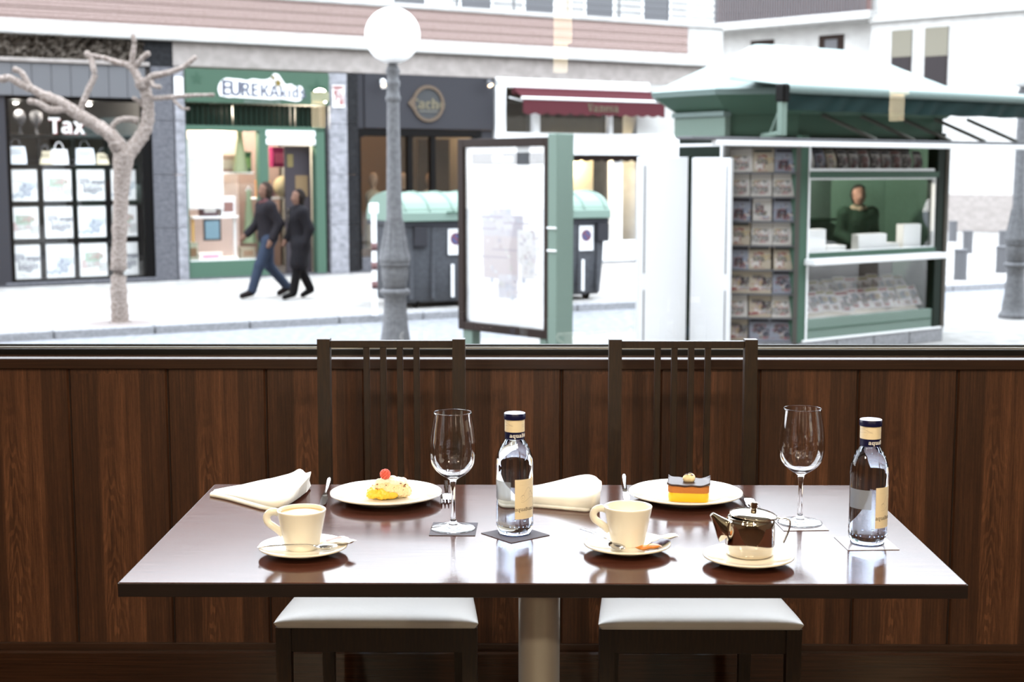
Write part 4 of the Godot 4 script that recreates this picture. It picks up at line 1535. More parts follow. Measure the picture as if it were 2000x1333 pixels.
	single("wall_shelf", "thin white shelf behind the toy shop's door", "shelf", span_of(-.4, .4, -.03, 0, -.15, .12, .004), M.white, FP(5.0, 1.40, -.8), FA)
	toy_box(FP(4.86, 1.40, -.8), .22, .30, mat(Color(.66, .45, .26), .6), mat(Color(.8, .6, .4), .6), "brown toy box on the shelf behind the toy shop's door")
	toy_box(FP(5.16, 1.95, -.8), .26, .36, mat(Color(.42, .12, .26), .6), mat(Color(.6, .3, .4), .6), "wine red toy box hanging behind the toy shop's door")
	var ballon = S()
	ball(ballon, Vector3.ZERO, .2, 18, 12)
	single("toy_ball", "large cream ball behind the toy shop's door", "ball", ballon, mat(Color(.55, .50, .40), .5), FP(5.2, 1.60, -.6), FA)
	var pk = S()
	ball(pk, Vector3.ZERO, .10, 18, 12)
	single("toy_ball", "pink ball behind the toy shop's door", "ball", pk, mat(Color(.52, .40, .42), .5), FP(5.06, 1.501, -.86), FA)
	dress(FP(4.36, .60, -.22), .24, .95, mat(Color(.42, .46, .36), .8), "pale green child's apron hanging in the toy window")
	dress(FP(4.25, 1.86, -.30), .26, .72, mat(Color(.48, .51, .40), .8), "small yellow green dress hanging at the top of the toy window")

func toy_box(at, w, h, m, m2, label):
	var b = thing("toy_box", label, "toy box", at, FA, "toys in the shop window")
	part(b, "carton", span_of(-w / 2, w / 2, 0, h, -.09, .09, .006), m)
	part(b, "front_print", span_of(-w * .36, w * .36, h * .2, h * .72, .09, .094), m2)
	part(b, "lid", span_of(-w / 2 - .005, w / 2 + .005, h * .86, h + .004, -.095, .095, .004), m)
	return b

func dress(at, w, h, m, label):
	var d = thing("child_dress", label, "dress", at, FA)
	var rings = []
	for k in 8:
		var t = k / 7.0
		var hw = lerpf(w / 2, w * .16, pow(t, .8)) if t < .8 else w * lerpf(.17, .2, (t - .8) * 5)
		var ring = []
		for i in 24:
			var a = TAU * i / 24
			var fold = 1.0 + .12 * sin(a * 6.0) * (1 - t)
			ring.append(Vector3(cos(a) * hw * fold, t * h, sin(a) * .06 * fold * (1.2 - t)))
		rings.append(ring)
	var st = S()
	loft(st, smooth_rings(rings, 2))
	part(d, "cloth", st, m)
	part(d, "hanger", tube_of([Vector3(-w * .2, h * .98, 0), Vector3(0, h * 1.06, 0), Vector3(w * .2, h * .98, 0)], .008, 6), M.white)
	return d

func spot(at, label, turn):
	var l = thing("spot_lamp", label, "lamp", at, FA, "spot lamps over the dark shop sign")
	part(l, "arm", tube_of([Vector3(0, .1, .005), Vector3(0, .1, .16), Vector3(0, .02, .22)], .012, 6), M.black)
	var xf = Transform3D(Basis(Vector3.RIGHT, -.75) , Vector3(0, 0, .22))
	part(l, "housing", lathe_of(P2([0, .12, .045, .12, .075, -.02, .068, -.02, .04, .1, 0, .1]), 20, xf, [1, 2]), M.white if turn else M.grey_metal)
	var e = mat(Color.WHITE, .5)
	e.emission_enabled = true
	e.emission = Color(1, .86, .68)
	e.emission_energy_multiplier = 5.0
	part(l, "bulb", lathe_of(P2([0, .0, .05, .01, .045, .04, 0, .05]), 14, xf), e)
	var o := SpotLight3D.new()
	o.name = "lamp_light"
	o.light_color = Color(1, .82, .62)
	o.light_energy = 2.6
	o.light_size = .04
	o.spot_range = 20.0
	o.spot_attenuation = 2.0
	o.spot_angle = 50.0
	o.shadow_enabled = true
	o.position = Vector3(0, -.03, .20)
	o.rotation.x = -2.2
	l.add_child(o)

func build_dark_shop():
	var g = thing("shop_sign", "charcoal fascia with round pale emblem over the dark shop", "sign", FP(6.44, 2.62, -.06), FA, "shop signs across the street")
	part(g, "board", span_of(.13, 2.88, .045, 1.03, -.1, .04, .006), M.charcoal)
	var ring = S()
	var c = Vector2(1.435, .515)
	lathe(ring, P2([.285, -.02, .335, -.02, .345, 0, .335, .02, .285, .02, .285, -.02]), 48, Transform3D(Basis(Vector3.RIGHT, PI / 2), Vector3(c.x, c.y, .06)), [1, 3, 4])
	extrude(ring, PackedVector2Array([c + Vector2(-.30, .14), c + Vector2(-.43, 0), c + Vector2(-.30, -.14)]), .042, .078)
	part(g, "ring", ring, mat(Color(.33, .285, .245), .5), "beige ring")
	var disc = S()
	extrude(disc, circle2(c, .287, 40), .041, .05)
	part(g, "disc", disc, mat(Color(.225, .23, .235), .5))
	var tx = part(g, "lettering", letters("Caché", .24, .012, true), mat(Color(.40, .375, .31), .5))
	tx.position = Vector3(c.x, c.y - .01, .058)
	part(g, "underline", span_of(c.x - .2, c.x + .2, c.y - .155, c.y - .125, .05, .062), mat(Color(.34, .335, .32), .5))

	var s = thing("shopfront", "black framed shop front with warm lit interior behind the containers", "shopfront", FP(6.44, 0, -.12), FA, "shop fronts across the street")
	part(s, "lintel", span_of(-.05, 2.62, 2.52, 2.66, -.1, .08, .005), M.black)
	part(s, "side_panel", span_of(2.52, 2.90, 0, 2.66, -.1, .03, .005), M.charcoal)
	for u in [0.0, 1.03, 1.52, 2.46]:
		part(s, "mullion", span_of(u, u + (.10 if u > .5 else .06), .05, 2.55, -.06, .06, .004), M.black)
	part(s, "stall_board", span_of(0, 2.55, 0, .28, -.08, .05, .005), M.grey_stone)
	part(s, "pane", span_of(.05, 2.5, .28, 2.53, -.01, 0), M.shop_pane)
	part(s, "back_panel", span_of(0, 2.9, 0, 3.4, -4.2, -4.1), M.warm_wall)
	part(s, "side_curtain", span_of(1.75, 2.45, .3, 2.5, -.95, -.9), mat(Color(.22, .17, .12), .9))
	shop_lamp(FP(7.2, 3.2, -1.0), "small round ceiling lamp in the dark shop, near its emblem's start", Color(1, .82, .58), 1.6, "ceiling lamps of the dark shop")
	shop_lamp(FP(8.4, 3.2, -1.0), "small round ceiling lamp in the dark shop, near its curtain", Color(1, .82, .58), 1.6, "ceiling lamps of the dark shop")
	for q in [[6.62, "beside the dark pillar", 0], [7.05, "behind the street lamp", 1], [7.68, "in the doorway", 2], [8.28, "before the curtain", 1]]: mannequin(FP(q[0], .05, -.7), q[2], q[1])
	spot(FP(6.86, 3.44, -.02), "white spot lamp beside the street lamp's post, lighting the dark fascia", true)
	spot(FP(9.12, 3.50, -.02), "grey spot lamp next to the wine red awning, lighting the dark fascia", false)

func mannequin(at, kind, where):
	var words = ["dark brown", "pale", "black"][kind] + " clad mannequin in the dark shop, " + where
	var m = thing("mannequin", words, "mannequin", at, FA, "mannequins in the dark shop")
	var coat = [Color(.12, .09, .07), Color(.42, .38, .31), Color(.03, .03, .03)][kind]
	part(m, "dress_form", lathe_of(smooth2(P2([.20, .35, .185, .7, .13, 1.02, .17, 1.32, .15, 1.42, .05, 1.48]), 4), 20, Transform3D(Basis.from_scale(Vector3(1, 1, .65)), Vector3.ZERO)), mat(coat, .8))
	part(m, "head", lathe_of(smooth2(P2([.045, 1.47, .05, 1.54, .085, 1.62, .09, 1.70, .06, 1.78, 0, 1.80]), 3), 16), mat(Color(.42, .33, .25), .6))
	part(m, "stand", lathe_of(P2([.16, 0, .16, .02, .02, .03, .02, .4]), 16), M.steel)
	return m

func build_white_shop():
	var s = thing("shopfront", "white framed shop front behind the advertising panel", "shopfront", FP(9.37, 0, -.1), FA, "shop fronts across the street")
	part(s, "post", span_of(0, .23, 0, 3.64, -.1, .08, .006), M.white)
	part(s, "header", span_of(0, 3.7, 3.50, 3.68, -.1, .08, .006), M.white)
	part(s, "transom_frame", span_of(.9, 1.05, 2.6, 3.5, -.1, .03, .004), M.white)
	part(s, "transom_frame", span_of(2.72, 2.82, 2.6, 3.5, -.1, .03, .004), M.white)
	part(s, "transom_pane", span_of(.2, 3.45, 2.6, 3.5, -.12, -.11), M.shop_pane)
	part(s, "transom_back", span_of(.2, 3.45, 2.6, 3.5, -.5, -.45), mat(Color(.27, .265, .25), .8))
	part(s, "lintel", span_of(.2, 4.5, 2.17, 2.63, -.12, .10, .008), M.white)
	part(s, "lower_post", span_of(2.8, 3.05, 0, 2.2, -.1, .06, .006), M.white)
	part(s, "pane", span_of(.2, 2.8, .3, 2.17, -.06, -.05), M.shop_pane)
	part(s, "stall_board", span_of(.2, 4.4, 0, .45, -.1, .04, .006), M.white)
	part(s, "window_back", span_of(.3, 2.8, .4, 2.17, -.7, -.65), mat(Color(.56, .53, .46), .7))
	shop_lamp(FP(11.6, 2.15, -.45), "small round ceiling lamp in the white framed shop", Color(1, .92, .76), 2.5, "")
	# valance of the transom blind and the awning
	var bl = thing("scalloped_blind", "dark scalloped blind hanging under the white lintel", "blind", FP(9.6, 0, .01), FA)
	var sc := PackedVector2Array([Vector2(0, 2.20)])
	for i in 66:
		sc.append(Vector2(i * .05, 2.10 - .035 * absf(sin(i * .05 * PI / .25))))
	sc.append(Vector2(3.25, 2.20))
	var st = S()
	extrude(st, sc, 0, .015)
	part(bl, "cloth", st, mat(Color(.08, .05, .04), .8))
	var a = thing("awning", "wine red folded awning with scalloped hem and pale lettering", "awning", FP(9.60, 0, .03), FA)
	part(a, "roll", tube_of([Vector3(.08, 3.42, .10), Vector3(3.45, 3.42, .10)], .075, 14), M.burgundy)
	part(a, "canopy", box_of(Vector3.ZERO, Vector3(3.4, .015, .42), 0.0, Transform3D(Basis(Vector3.RIGHT, .45), Vector3(1.76, 3.36, .30))), M.burgundy)
	var val := PackedVector2Array([Vector2(.06, 3.27)])
	for i in 70:
		var x = .06 + i * .0493
		val.append(Vector2(x, 3.0 - .045 * absf(sin((x - .06) * PI / .27))))
	val.append(Vector2(3.46, 3.27))
	var vs = S()
	extrude(vs, val, .47, .485)
	part(a, "valance", vs, M.burgundy)
	part(a, "front_bar", tube_of([Vector3(.02, 3.27, .485), Vector3(3.5, 3.27, .485)], .028, 8), M.white)
	part(a, "lettering", letters("Vanesa", .21, .008, true), mat(Color(.33, .305, .255), .6)).position = Vector3(1.92, 3.11, .495)
	for x in [.05, 3.45]:
		part(a, "arm", tube_of([Vector3(x, 3.3, -.02), Vector3(x + (.3 if x < 1 else -.3), 3.2, .25), Vector3(x, 3.25, .47)], .018, 6), M.white)

# ---------------------------------------------------------------- street furniture
func street_lamp(at, label):
	var l = thing("street_lamp", label, "street lamp", at, 0.0, "globe street lamps")
	part(l, "base", lathe_of(P2([.0, 0, .20, 0, .20, .05, .165, .09, .155, .17, .135, .30, .115, .52, .11, .64, .13, .655, .155, .68, .155, .70, .125, .72, .0, .72]), 28, Transform3D(), [1, 2, 8, 11]), M.lamp_iron)
	part(l, "vase", lathe_of(P2([.105, .72, .12, .735, .118, .78, .13, .80, .138, .90, .132, .945, .15, .955, .15, .985, .10, 1.0, .0, 1.0]), 28), M.lamp_iron)
	part(l, "flare", lathe_of(smooth2(P2([.155, .99, .158, 1.03, .135, 1.12, .105, 1.28, .092, 1.38, .090, 1.40]), 4), 28), M.lamp_iron)
	for k in 10:
		var a = TAU * k / 10
		part(l, "rib", tube_of([Vector3(cos(a) * .152, 1.02, sin(a) * .152), Vector3(cos(a) * .108, 1.26, sin(a) * .108), Vector3(cos(a) * .092, 1.39, sin(a) * .092)], [.012, .008, .006], 5), M.lamp_iron)
	part(l, "post", lathe_of(P2([.082, 1.38, .082, 1.42, .078, 1.44, .062, 2.55, .062, 2.6]), 24), M.lamp_iron)
	part(l, "collar", lathe_of(P2([.062, 2.56, .075, 2.58, .078, 2.61, .066, 2.63, .060, 2.70, .072, 2.73, .072, 2.76, .058, 2.78, .058, 2.83, .075, 2.86, .06, 2.90, .045, 2.93, .05, 2.97, .12, 2.99, .125, 3.02, .0, 3.03]), 24), M.lamp_iron)
	var gl = S()
	ball(gl, Vector3(0, 3.21, 0), .272, 32, 20)
	part(l, "globe", gl, M.globe, "white glass globe")
	return l

func build_tree():
	var b = Vector3(-5.02, GY, -17.58)
	var t = thing("plane_tree", "bare pollarded tree with pale knobbly branches before the bag shop", "tree", b)
	var p = func(x, y, z = 0.0): return Vector3(x + 5.02, y - GY, z)
	var rng := RandomNumberGenerator.new()
	rng.seed = 3
	part(t, "trunk", tube_of(smooth3([p.call(-5.02, -.55), p.call(-5.02, -.35), p.call(-5.025, 0.0), p.call(-5.0, .47), p.call(-4.965, .97), p.call(-4.93, 1.40), p.call(-4.90, 1.62)], 5), wobble([.13, .12, .115, .112, .108, .105, .103, .102, .10, .10, .099, .098, .097, .096, .095, .094, .093, .093, .093, .094, .095, .096, .098, .102, .108, .114, .118, .121, .124, .126, .122], rng), 14), M.bark)
	var limbs = [
		[[-4.92, 1.55], [-5.02, 1.78], [-5.18, 1.92, .05], [-5.42, 2.07, .1], [-5.60, 2.20, .12], [-5.80, 2.28, .15], .10, .062],
		[[-5.78, 2.27, .15], [-5.92, 2.36, .18], [-6.05, 2.42, .2], [-6.2, 2.50, .22], [-6.32, 2.49, .22], [-6.5, 2.62, .2], .055, .04],
		[[-5.95, 2.37, .18], [-6.0, 2.47, .2], [-6.06, 2.57, .2], [-6.13, 2.60, .2], .036, .034],
		[[-5.42, 2.07, .1], [-5.36, 2.2, .1], [-5.28, 2.38, .1], [-5.21, 2.53, .08], [-5.22, 2.62, .08], [-5.25, 2.73, .05], [-5.30, 2.80, .05], .04, .034],
		[[-5.28, 2.79, .05], [-5.10, 2.75, 0], [-4.95, 2.70, 0], [-4.80, 2.66, 0], [-4.72, 2.55, 0], [-4.67, 2.42, 0], .026, .055],
		[[-5.55, 2.14, .12], [-5.72, 2.12, .2], [-5.85, 2.20, .25], [-5.95, 2.22, .25], .05, .034],
		[[-4.90, 1.55], [-4.80, 1.68, -.05], [-4.68, 1.86, -.1], [-4.62, 2.05, -.1], [-4.62, 2.28, -.08], [-4.65, 2.45, -.05], .10, .066],
		[[-4.64, 2.40, -.05], [-4.55, 2.52, 0], [-4.42, 2.55, .05], [-4.28, 2.58, .08], [-4.12, 2.64, .1], [-3.98, 2.75, .1], .05, .026],
		[[-4.78, 2.66, 0], [-4.75, 2.80, .02], [-4.73, 2.92, .03], [-4.74, 3.02, .03], .034, .026],
		[[-4.74, 2.64, 0], [-4.64, 2.74, .05], [-4.56, 2.80, .06], .034, .03],
		[[-4.60, 2.27, -.08], [-4.40, 2.275, 0], [-4.15, 2.29, .08], [-3.95, 2.30, .12], [-3.76, 2.30, .15], .034, .02],
		[[-4.28, 2.28, .04], [-4.22, 2.2, .06], [-4.14, 2.14, .08], [-4.08, 2.14, .08], .022, .016],
		[[-4.75, 2.0, -.1], [-4.85, 2.02, -.05], [-4.96, 2.0, 0], [-5.04, 1.92, .02], .045, .03],
		[[-4.64, 2.14, -.1], [-4.70, 2.22, -.05], [-4.76, 2.27, 0], .03, .022],
		[[-4.55, 2.50, 0], [-4.50, 2.42, .06], [-4.42, 2.40, .1], .03, .026],
		[[-5.22, 1.95, .06], [-5.05, 1.85, .15], [-4.98, 1.68, .1], .05, .06]]
	for l in limbs:
		var pts = []
		for i in l.size() - 2:
			pts.append(p.call(l[i][0], l[i][1], l[i][2] if l[i].size() > 2 else 0.0))
		pts = smooth3(pts, 5)
		var r = []
		for i in pts.size(): r.append(lerpf(l[l.size() - 2], l[l.size() - 1], i / float(pts.size() - 1)))
		r[r.size() - 1] *= .75
		r[r.size() - 2] *= 1.25
		var st = S()
		tube(st, pts, wobble(r, rng), 10)
		ball(st, pts[pts.size() - 1], l[l.size() - 1] * 1.15, 8, 6)
		part(t, "branch", st, M.bark)
	# pit round the foot
	single("tree_pit", "earth pit ring round the foot of the bare tree", "tree pit", lathe_of(P2([.14, .0, .14, .012, .36, .012, .40, .0]), 24, Transform3D(), [1, 2]), mat(Color(.48, .45, .44), .9), b + Vector3(0, .001, 0))

func wobble(r, rng):
	var out = []
	for v in r: out.append(v * rng.randf_range(.9, 1.1))
	return out

func container(at, turn, label, mirrored):
	var c = thing("waste_container", label, "container", at, turn, "grey waste containers with green lids")
	var W = 1.56
	var rings = []
	for q in [[.08, .70, .47], [.12, .72, .49], [.55, .745, .52], [1.14, .765, .545]]:
		var ring = []
		for v in rounded_rect(Vector2.ZERO, Vector2(q[1] * 2, q[2] * 2), .07, 3): ring.append(Vector3(v.x, q[0], v.y))
		rings.append(ring)
	var st = S()
	loft(st, rings)
	part(c, "body", st, M.bin_grey)
	part(c, "rim", span_of(-.80, .80, 1.13, 1.20, -.58, .58, .02), mat(Color(.24, .245, .262), .45))
	for x in [-.62, -.30, .30, .62]:
		part(c, "rib", box_of(Vector3(x, .62, .525), Vector3(.05, 1.0, .06), .012), M.bin_grey)
	for x in [-.5, .68]:
		part(c, "bracket", span_of(x - .10, x + .10, .86, 1.13, .50, .60, .01), M.charcoal)
	for s in [-1, 1]:
		part(c, "side_rib", box_of(Vector3(s * .755, .62, .05), Vector3(.05, 1.0, .06), .012), M.bin_grey)
	# vaulted lid
	var prof := PackedVector2Array()
	for i in 13:
		var a = PI * .04 + PI * .93 * i / 12.0
		prof.append(Vector2(cos(a) * .60, 1.28 + sin(a) * .31))
	prof.append(Vector2(-.61, 1.20))
	prof.append(Vector2(.61, 1.20))
	var lid = S()
	var xf = Transform3D(Basis(Vector3(0, 0, -1), Vector3.UP, Vector3(1, 0, 0)), Vector3.ZERO)
	extrude(lid, prof, -.79, .79, xf)
	var lo = part(c, "lid", lid, M.lid_green, "pale green vaulted lid")
	for x in [-.72, -.36, 0, .36, .72]:
		var rp = []
		for i in 11:
			var a = PI * .06 + PI * .84 * i / 10.0
			rp.append(Vector3(x, 1.28 + sin(a) * .315, cos(a) * -.605 * -1.0))
		part(lo, "lid_rib", tube_of(rp, .016, 6), M.lid_green)
	part(lo, "lip", span_of(-.79, .79, 1.20, 1.33, .585, .635, .012), M.lid_green)
	part(lo, "handle", tube_of([Vector3(-.12, 1.32, .63), Vector3(-.12, 1.32, .67), Vector3(.12, 1.32, .67), Vector3(.12, 1.32, .63)], .012, 6), M.green)
	for x in [-.5, .5]:
		part(c, "wheel", lathe_of(P2([0, -.03, .07, -.03, .085, -.015, .085, .015, .07, .03, 0, .03]), 18, Transform3D(Basis(Vector3(0, 0, 1), PI / 2), Vector3(x, .085, .40)), [1, 4]), M.black)
		part(c, "wheel", lathe_of(P2([0, -.03, .07, -.03, .085, -.015, .085, .015, .07, .03, 0, .03]), 18, Transform3D(Basis(Vector3(0, 0, 1), PI / 2), Vector3(x, .085, -.40)), [1, 4]), M.black)
	# notice with a no parking roundel, white strip
	var nx = .05 if mirrored else .41
	var n = part(c, "notice", span_of(nx - .12, nx + .12, .73, 1.09, .548, .556), M.white, "white notice with no parking sign")
	var rd = S()
	extrude(rd, circle2(Vector2(nx, .95), .085, 24), .556, .560)
	part(n, "roundel", rd, mat(Color(.45, .26, .28), .5))
	var bl = S()
	extrude(bl, circle2(Vector2(nx, .95), .066, 24), .560, .563)
	part(n, "roundel_centre", bl, mat(Color(.30, .32, .45), .5))
	part(n, "roundel_bar", box_of(Vector3(nx, .95, .5645), Vector3(.14, .022, .004), 0.0, Transform3D(Basis(), Vector3.ZERO) * Transform3D(Basis(Vector3(0, 0, 1), -.8), Vector3(nx, .95, 0)) * Transform3D(Basis(), Vector3(-nx, -.95, 0))), mat(Color(.45, .26, .28), .5))
	part(c, "white_strip", span_of(nx - .07, nx - .02, .14, .60, .535, .545, .002), M.white)
	return c

func build_mupi():
	var A = Vector3(-.627, GY, -14.9)
	var B = Vector3(.315, GY, -13.95)
	var d = B - A
	var L = d.length()
	var turn = atan2(-d.z, d.x)
	var m = thing("advertising_panel", "brown framed advertising panel with pale poster on a green post", "advertising panel", A, turn)
	framed(m, "frame", 0, L, .24, 2.215, .085, .16, M.mupi)
	part(m, "back_plate", span_of(.06, L - .06, .3, 2.15, -.06, -.02), M.mupi)
	var wh = S()
	extrude(wh, rounded_rect(Vector2(L / 2, 1.2275), Vector2(L - .17, 1.80), .05), -.02, .03)
	part(m, "white_mask", wh, M.white)
	part(m, "poster", span_of(.16, L - .16, .56, 1.93, .03, .034), M.mupi_print, "pale printed poster")
	var strip = part(m, "header_strip", span_of(.17, L - .14, 1.955, 2.07, .03, .036), mat(Color(.27, .275, .285), .5), "grey strip with white lettering")
	part(strip, "lettering", letters("Bilbao", .10, .004), M.white).position = Vector3(L * .47, 2.01, .038)
	part(m, "pane", span_of(.08, L - .08, .32, 2.14, .055, .060), M.shop_pane)
	part(m, "side_post", span_of(L + .005, L + .135, 0, 2.25, -.12, .12, .01), M.pale_green, "pale green post")
	part(m, "leg", span_of(.05, .20, 0, .26, -.06, .06, .006), M.pale_green)
	part(m, "leg", span_of(L - .16, L - .06, 0, .26, -.06, .06, .006), M.pale_green)
	for h in [1.12, 1.34]:
		part(m, "bolt", box_of(Vector3(L + .07, h, .125), Vector3(.12, .02, .02), .004), M.white)

func build_kiosk():
	var at = Vector3(2.8, GY, -14.47)
	var turn = .6435
	var k = thing("newsstand", "green octagonal newsstand kiosk with pale roof and rolled awning", "kiosk", at, turn)
	var KX = Transform3D(Basis(Vector3.UP, turn), at)
	var oct = [Vector2(0, 0), Vector2(2.37, 0), Vector2(2.9, -.54), Vector2(2.9, -1.25), Vector2(2.37, -1.79), Vector2(0, -1.79), Vector2(-.534, -1.25), Vector2(-.534, -.538)]
	var ctr = Vector2(1.18, -.895)
	var ring = func(off, h):
		var r = []
		for v in oct: r.append(Vector3(v.x + (v - ctr).sign().x * off * (.38 if v.x in [0.0, 2.37] else .92), h, v.y + signf((v - ctr).y) * off * (.92 if v.x in [0.0, 2.37] else .38)))
		return r
	# granite foot: separate stones
	stones(k, "foot_stone", 0, 2.37, 4, 0, .14, -.3, .02, M.kerb, .012, .006)
	var fx = Transform3D(Basis(Vector3.UP, -PI / 4), Vector3(-.534, 0, -.538))
	for i in 2:
		part(k, "foot_stone", span_of(.01 + i * .38, .375 + i * .38, 0, .14, -.3, .02, .006), M.kerb).transform = fx
	part(k, "floor_slab", slab(ring.call(-.06, 0), .10, .16), M.kerb)
	# right counter face (z = 0)
	part(k, "base_trim", span_of(.05, 2.37, .14, .165, -.06, .03, .004), M.white)
	part(k, "base_panel", span_of(.1, 2.2, .165, .37, -.06, .005, .006), M.pale_green)
	part(k, "panel_groove", span_of(.1, 2.2, .262, .272, -.05, .012), M.green)
	part(k, "post", span_of(-.02, .10, .14, 2.25, -.12, .02, .006), M.green)
	part(k, "post_trim", span_of(.09, .115, .16, 2.2, -.05, .028), M.white)
	part(k, "post", span_of(2.17, 2.30, .14, 2.3, -.12, .02, .006), M.dark_green)  # the end post's shade is put into its darker green
	part(k, "post_trim", span_of(2.31, 2.37, .14, 2.2, -.06, .03, .004), mat(Color(.28, .265, .24), .5))
	part(k, "lower_pane", span_of(.115, 2.17, .37, .93, -.035, -.03), M.shop_pane)
	part(k, "display_slope", box_of(Vector3.ZERO, Vector3(2.04, .02, .5), 0.0, Transform3D(Basis(Vector3.RIGHT, .5), Vector3(1.14, .42, -.3))), M.white)
	part(k, "display_back", span_of(.1, 2.2, .37, 1.0, -.62, -.58), mat(Color(.33, .32, .31), .7))
	part(k, "counter_board", span_of(.06, 2.2, .935, 1.0, -.5, .16, .008), M.white)
	part(k, "counter_rail", span_of(.1, 2.18, 1.0, 1.055, -.06, .02, .004), M.green)
	part(k, "upper_pane", span_of(.115, 2.17, 1.055, 1.80, -.035, -.03), M.shop_pane)
	framed(k, "pane_frame", .10, 2.18, 1.045, 1.82, .02, .05, M.white).position.z = -.02
	part(k, "ledge", span_of(.1, 2.18, 1.82, 1.885, -.35, .04, .006), M.green)
	part(k, "ledge_lip", span_of(.1, 2.1, 1.885, 1.915, .01, .035, .003), M.white)
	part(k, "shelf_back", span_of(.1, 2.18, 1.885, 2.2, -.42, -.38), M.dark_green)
	part(k, "back_wall", span_of(.02, 2.4, .16, 2.3, -1.75, -1.68), mat(Color(.23, .29, .265), .7))
	part(k, "inner_shelf", span_of(.2, 2.3, 1.3, 1.33, -1.68, -1.4), M.dark_green)
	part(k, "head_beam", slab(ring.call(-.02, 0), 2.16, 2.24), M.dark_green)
	# left facet with pale upper panel and little window; front facet with the magazine rack
	var lx = Transform3D(Basis(Vector3.UP, -PI / 2), Vector3(-.534, 0, -1.25))
	for q in [["facet_panel", 0.0, .712, .14, 2.0, -.06, 0.0, M.green], ["window_frame", .02, .69, 2.0, 2.17, -.06, .02, M.white], ["window_pane", .05, .66, 2.03, 2.14, .018, .024, M.dark_green], ["upper_panel", -.02, .73, 2.24, 2.44, -.05, .03, M.pale_green], ["upper_moulding", -.03, .74, 2.44, 2.49, -.05, .06, M.roof_green]]:
		part(k, q[0], span_of(q[1], q[2], q[3], q[4], q[5], q[6], .004), q[7]).transform = lx
	for q in [["rack_side", 0.0, .045, .1, 2.16, -.1, .03, mat(Color(.30, .29, .275), .5)], ["rack_side", .71, .755, .1, 2.16, -.1, .03, mat(Color(.30, .29, .275), .5)], ["rack_head", .0, .755, 2.12, 2.17, -.1, .03, mat(Color(.30, .29, .275), .5)], ["rack_back", .02, .74, .1, 2.16, -.16, -.12, M.black], ["rack_foot", .03, .73, .1, .14, -.12, .02, M.kerb]]:
		part(k, q[0], span_of(q[1], q[2], q[3], q[4], q[5], q[6], .003), q[7]).transform = fx
	for i in 8:
		part(k, "rack_shelf", span_of(.045, .71, .13 + i * .247, .145 + i * .247, -.12, -.005, .002), M.grey_metal).transform = fx
	# other facets, plain
	for q in [[Vector2(2.37, 0), Vector2(2.9, -.54)], [Vector2(2.9, -.54), Vector2(2.9, -1.25)], [Vector2(2.9, -1.25), Vector2(2.37, -1.79)], [Vector2(0, -1.79), Vector2(-.534, -1.25)]]:
		var a = Vector3(q[0].x, 0, q[0].y)
		var b = Vector3(q[1].x, 0, q[1].y)
		var dx = (b - a).normalized()
		part(k, "facet_panel", span_of(0, a.distance_to(b), .14, 2.24, -.06, -.02), M.green).transform = Transform3D(Basis(dx, Vector3.UP, dx.cross(Vector3.UP)), a)
	# upper drum, flared soffit, roof
	var drum = S()
	loft_flat(drum, [ring.call(-.08, 2.2), ring.call(-.08, 2.5)])
	part(k, "upper_drum", drum, M.green)
	var sof = S()
	loft_flat(sof, [ring.call(-.04, 2.46), ring.call(.27, 2.655)])
	part(k, "soffit", sof, M.green)
	var eave = S()
	loft_flat(eave, [ring.call(.285, 2.645), ring.call(.30, 2.70)])
	part(k, "eave", eave, M.roof_green)
	var top = []
	for v in oct:
		top.append(Vector3(lerpf(.25, 1.95, clampf((v.x + .534) / 3.434, 0, 1)), 3.22, -.895 + (v.y + .895) * .10))
	var base_ring = ring.call(.30, 2.70)
	for i in 8:
		var j = (i + 1) % 8
		var st = S()
		quad(st, base_ring[j], top[j], top[i], base_ring[i])
		quad(st, base_ring[i] - Vector3.UP * .02, top[i] - Vector3.UP * .02, top[j] - Vector3.UP * .02, base_ring[j] - Vector3.UP * .02)
		part(k, "roof_facet", st, M.roof_green)
	var cap = S()
	for i in range(1, 7): tri(cap, top[0], top[i + 1], top[i])
	part(k, "roof_cap", cap, M.roof_green)
	# awning frame: long white bar on struts, rolled awning with valance
	part(k, "front_bar", span_of(-1.72, 3.7, 2.12, 2.175, .47, .53, .01), M.white)
	part(k, "bar_rail", span_of(-2.0, 3.7, 2.175, 2.20, .30, .53, .004), M.grey_metal)
	for x in [.35, .95, 1.55, 2.15, 2.75]:
		part(k, "strut", tube_of([Vector3(x, 2.46, -.05), Vector3(x + .25, 2.20, .45)], .022, 6), mat(Color(.34, .34, .32), .5))
	var aw = part(k, "awning", tube_of([Vector3(-.78, 2.665, .5), Vector3(3.7, 2.665, .5)], .048, 14), M.roof_green, "rolled awning")
	part(aw, "canopy", box_of(Vector3.ZERO, Vector3(4.46, .012, .75), 0.0, Transform3D(Basis(Vector3.RIGHT, .13), Vector3(1.46, 2.745, .12))), M.roof_green)
	var val = S()
	val.set_smooth_group(1)
	for i in 150:
		for j in 4:
			var f = func(a, b):
				var x = -.78 + a * 4.48 / 150.0
				return Vector3(x, 2.63 - b * .042 + .004 * sin(x * 9.0) * b / 4.0, .50 + (.003 + .003 * b) * sin(x * 17.0 + 1.5 * sin(x * 5.0) + b * .9))
			quad(val, f.call(i, j + 1), f.call(i, j), f.call(i + 1, j), f.call(i + 1, j + 1))
			quad(val, f.call(i + 1, j + 1) - Vector3(0, 0, .004), f.call(i + 1, j) - Vector3(0, 0, .004), f.call(i, j) - Vector3(0, 0, .004), f.call(i, j + 1) - Vector3(0, 0, .004))
	part(aw, "valance", val, M.teal, "dark green fabric valance")
	part(aw, "gear_box", box_of(Vector3(-.83, 2.62, .5), Vector3(.09, .17, .12), .015), M.black)
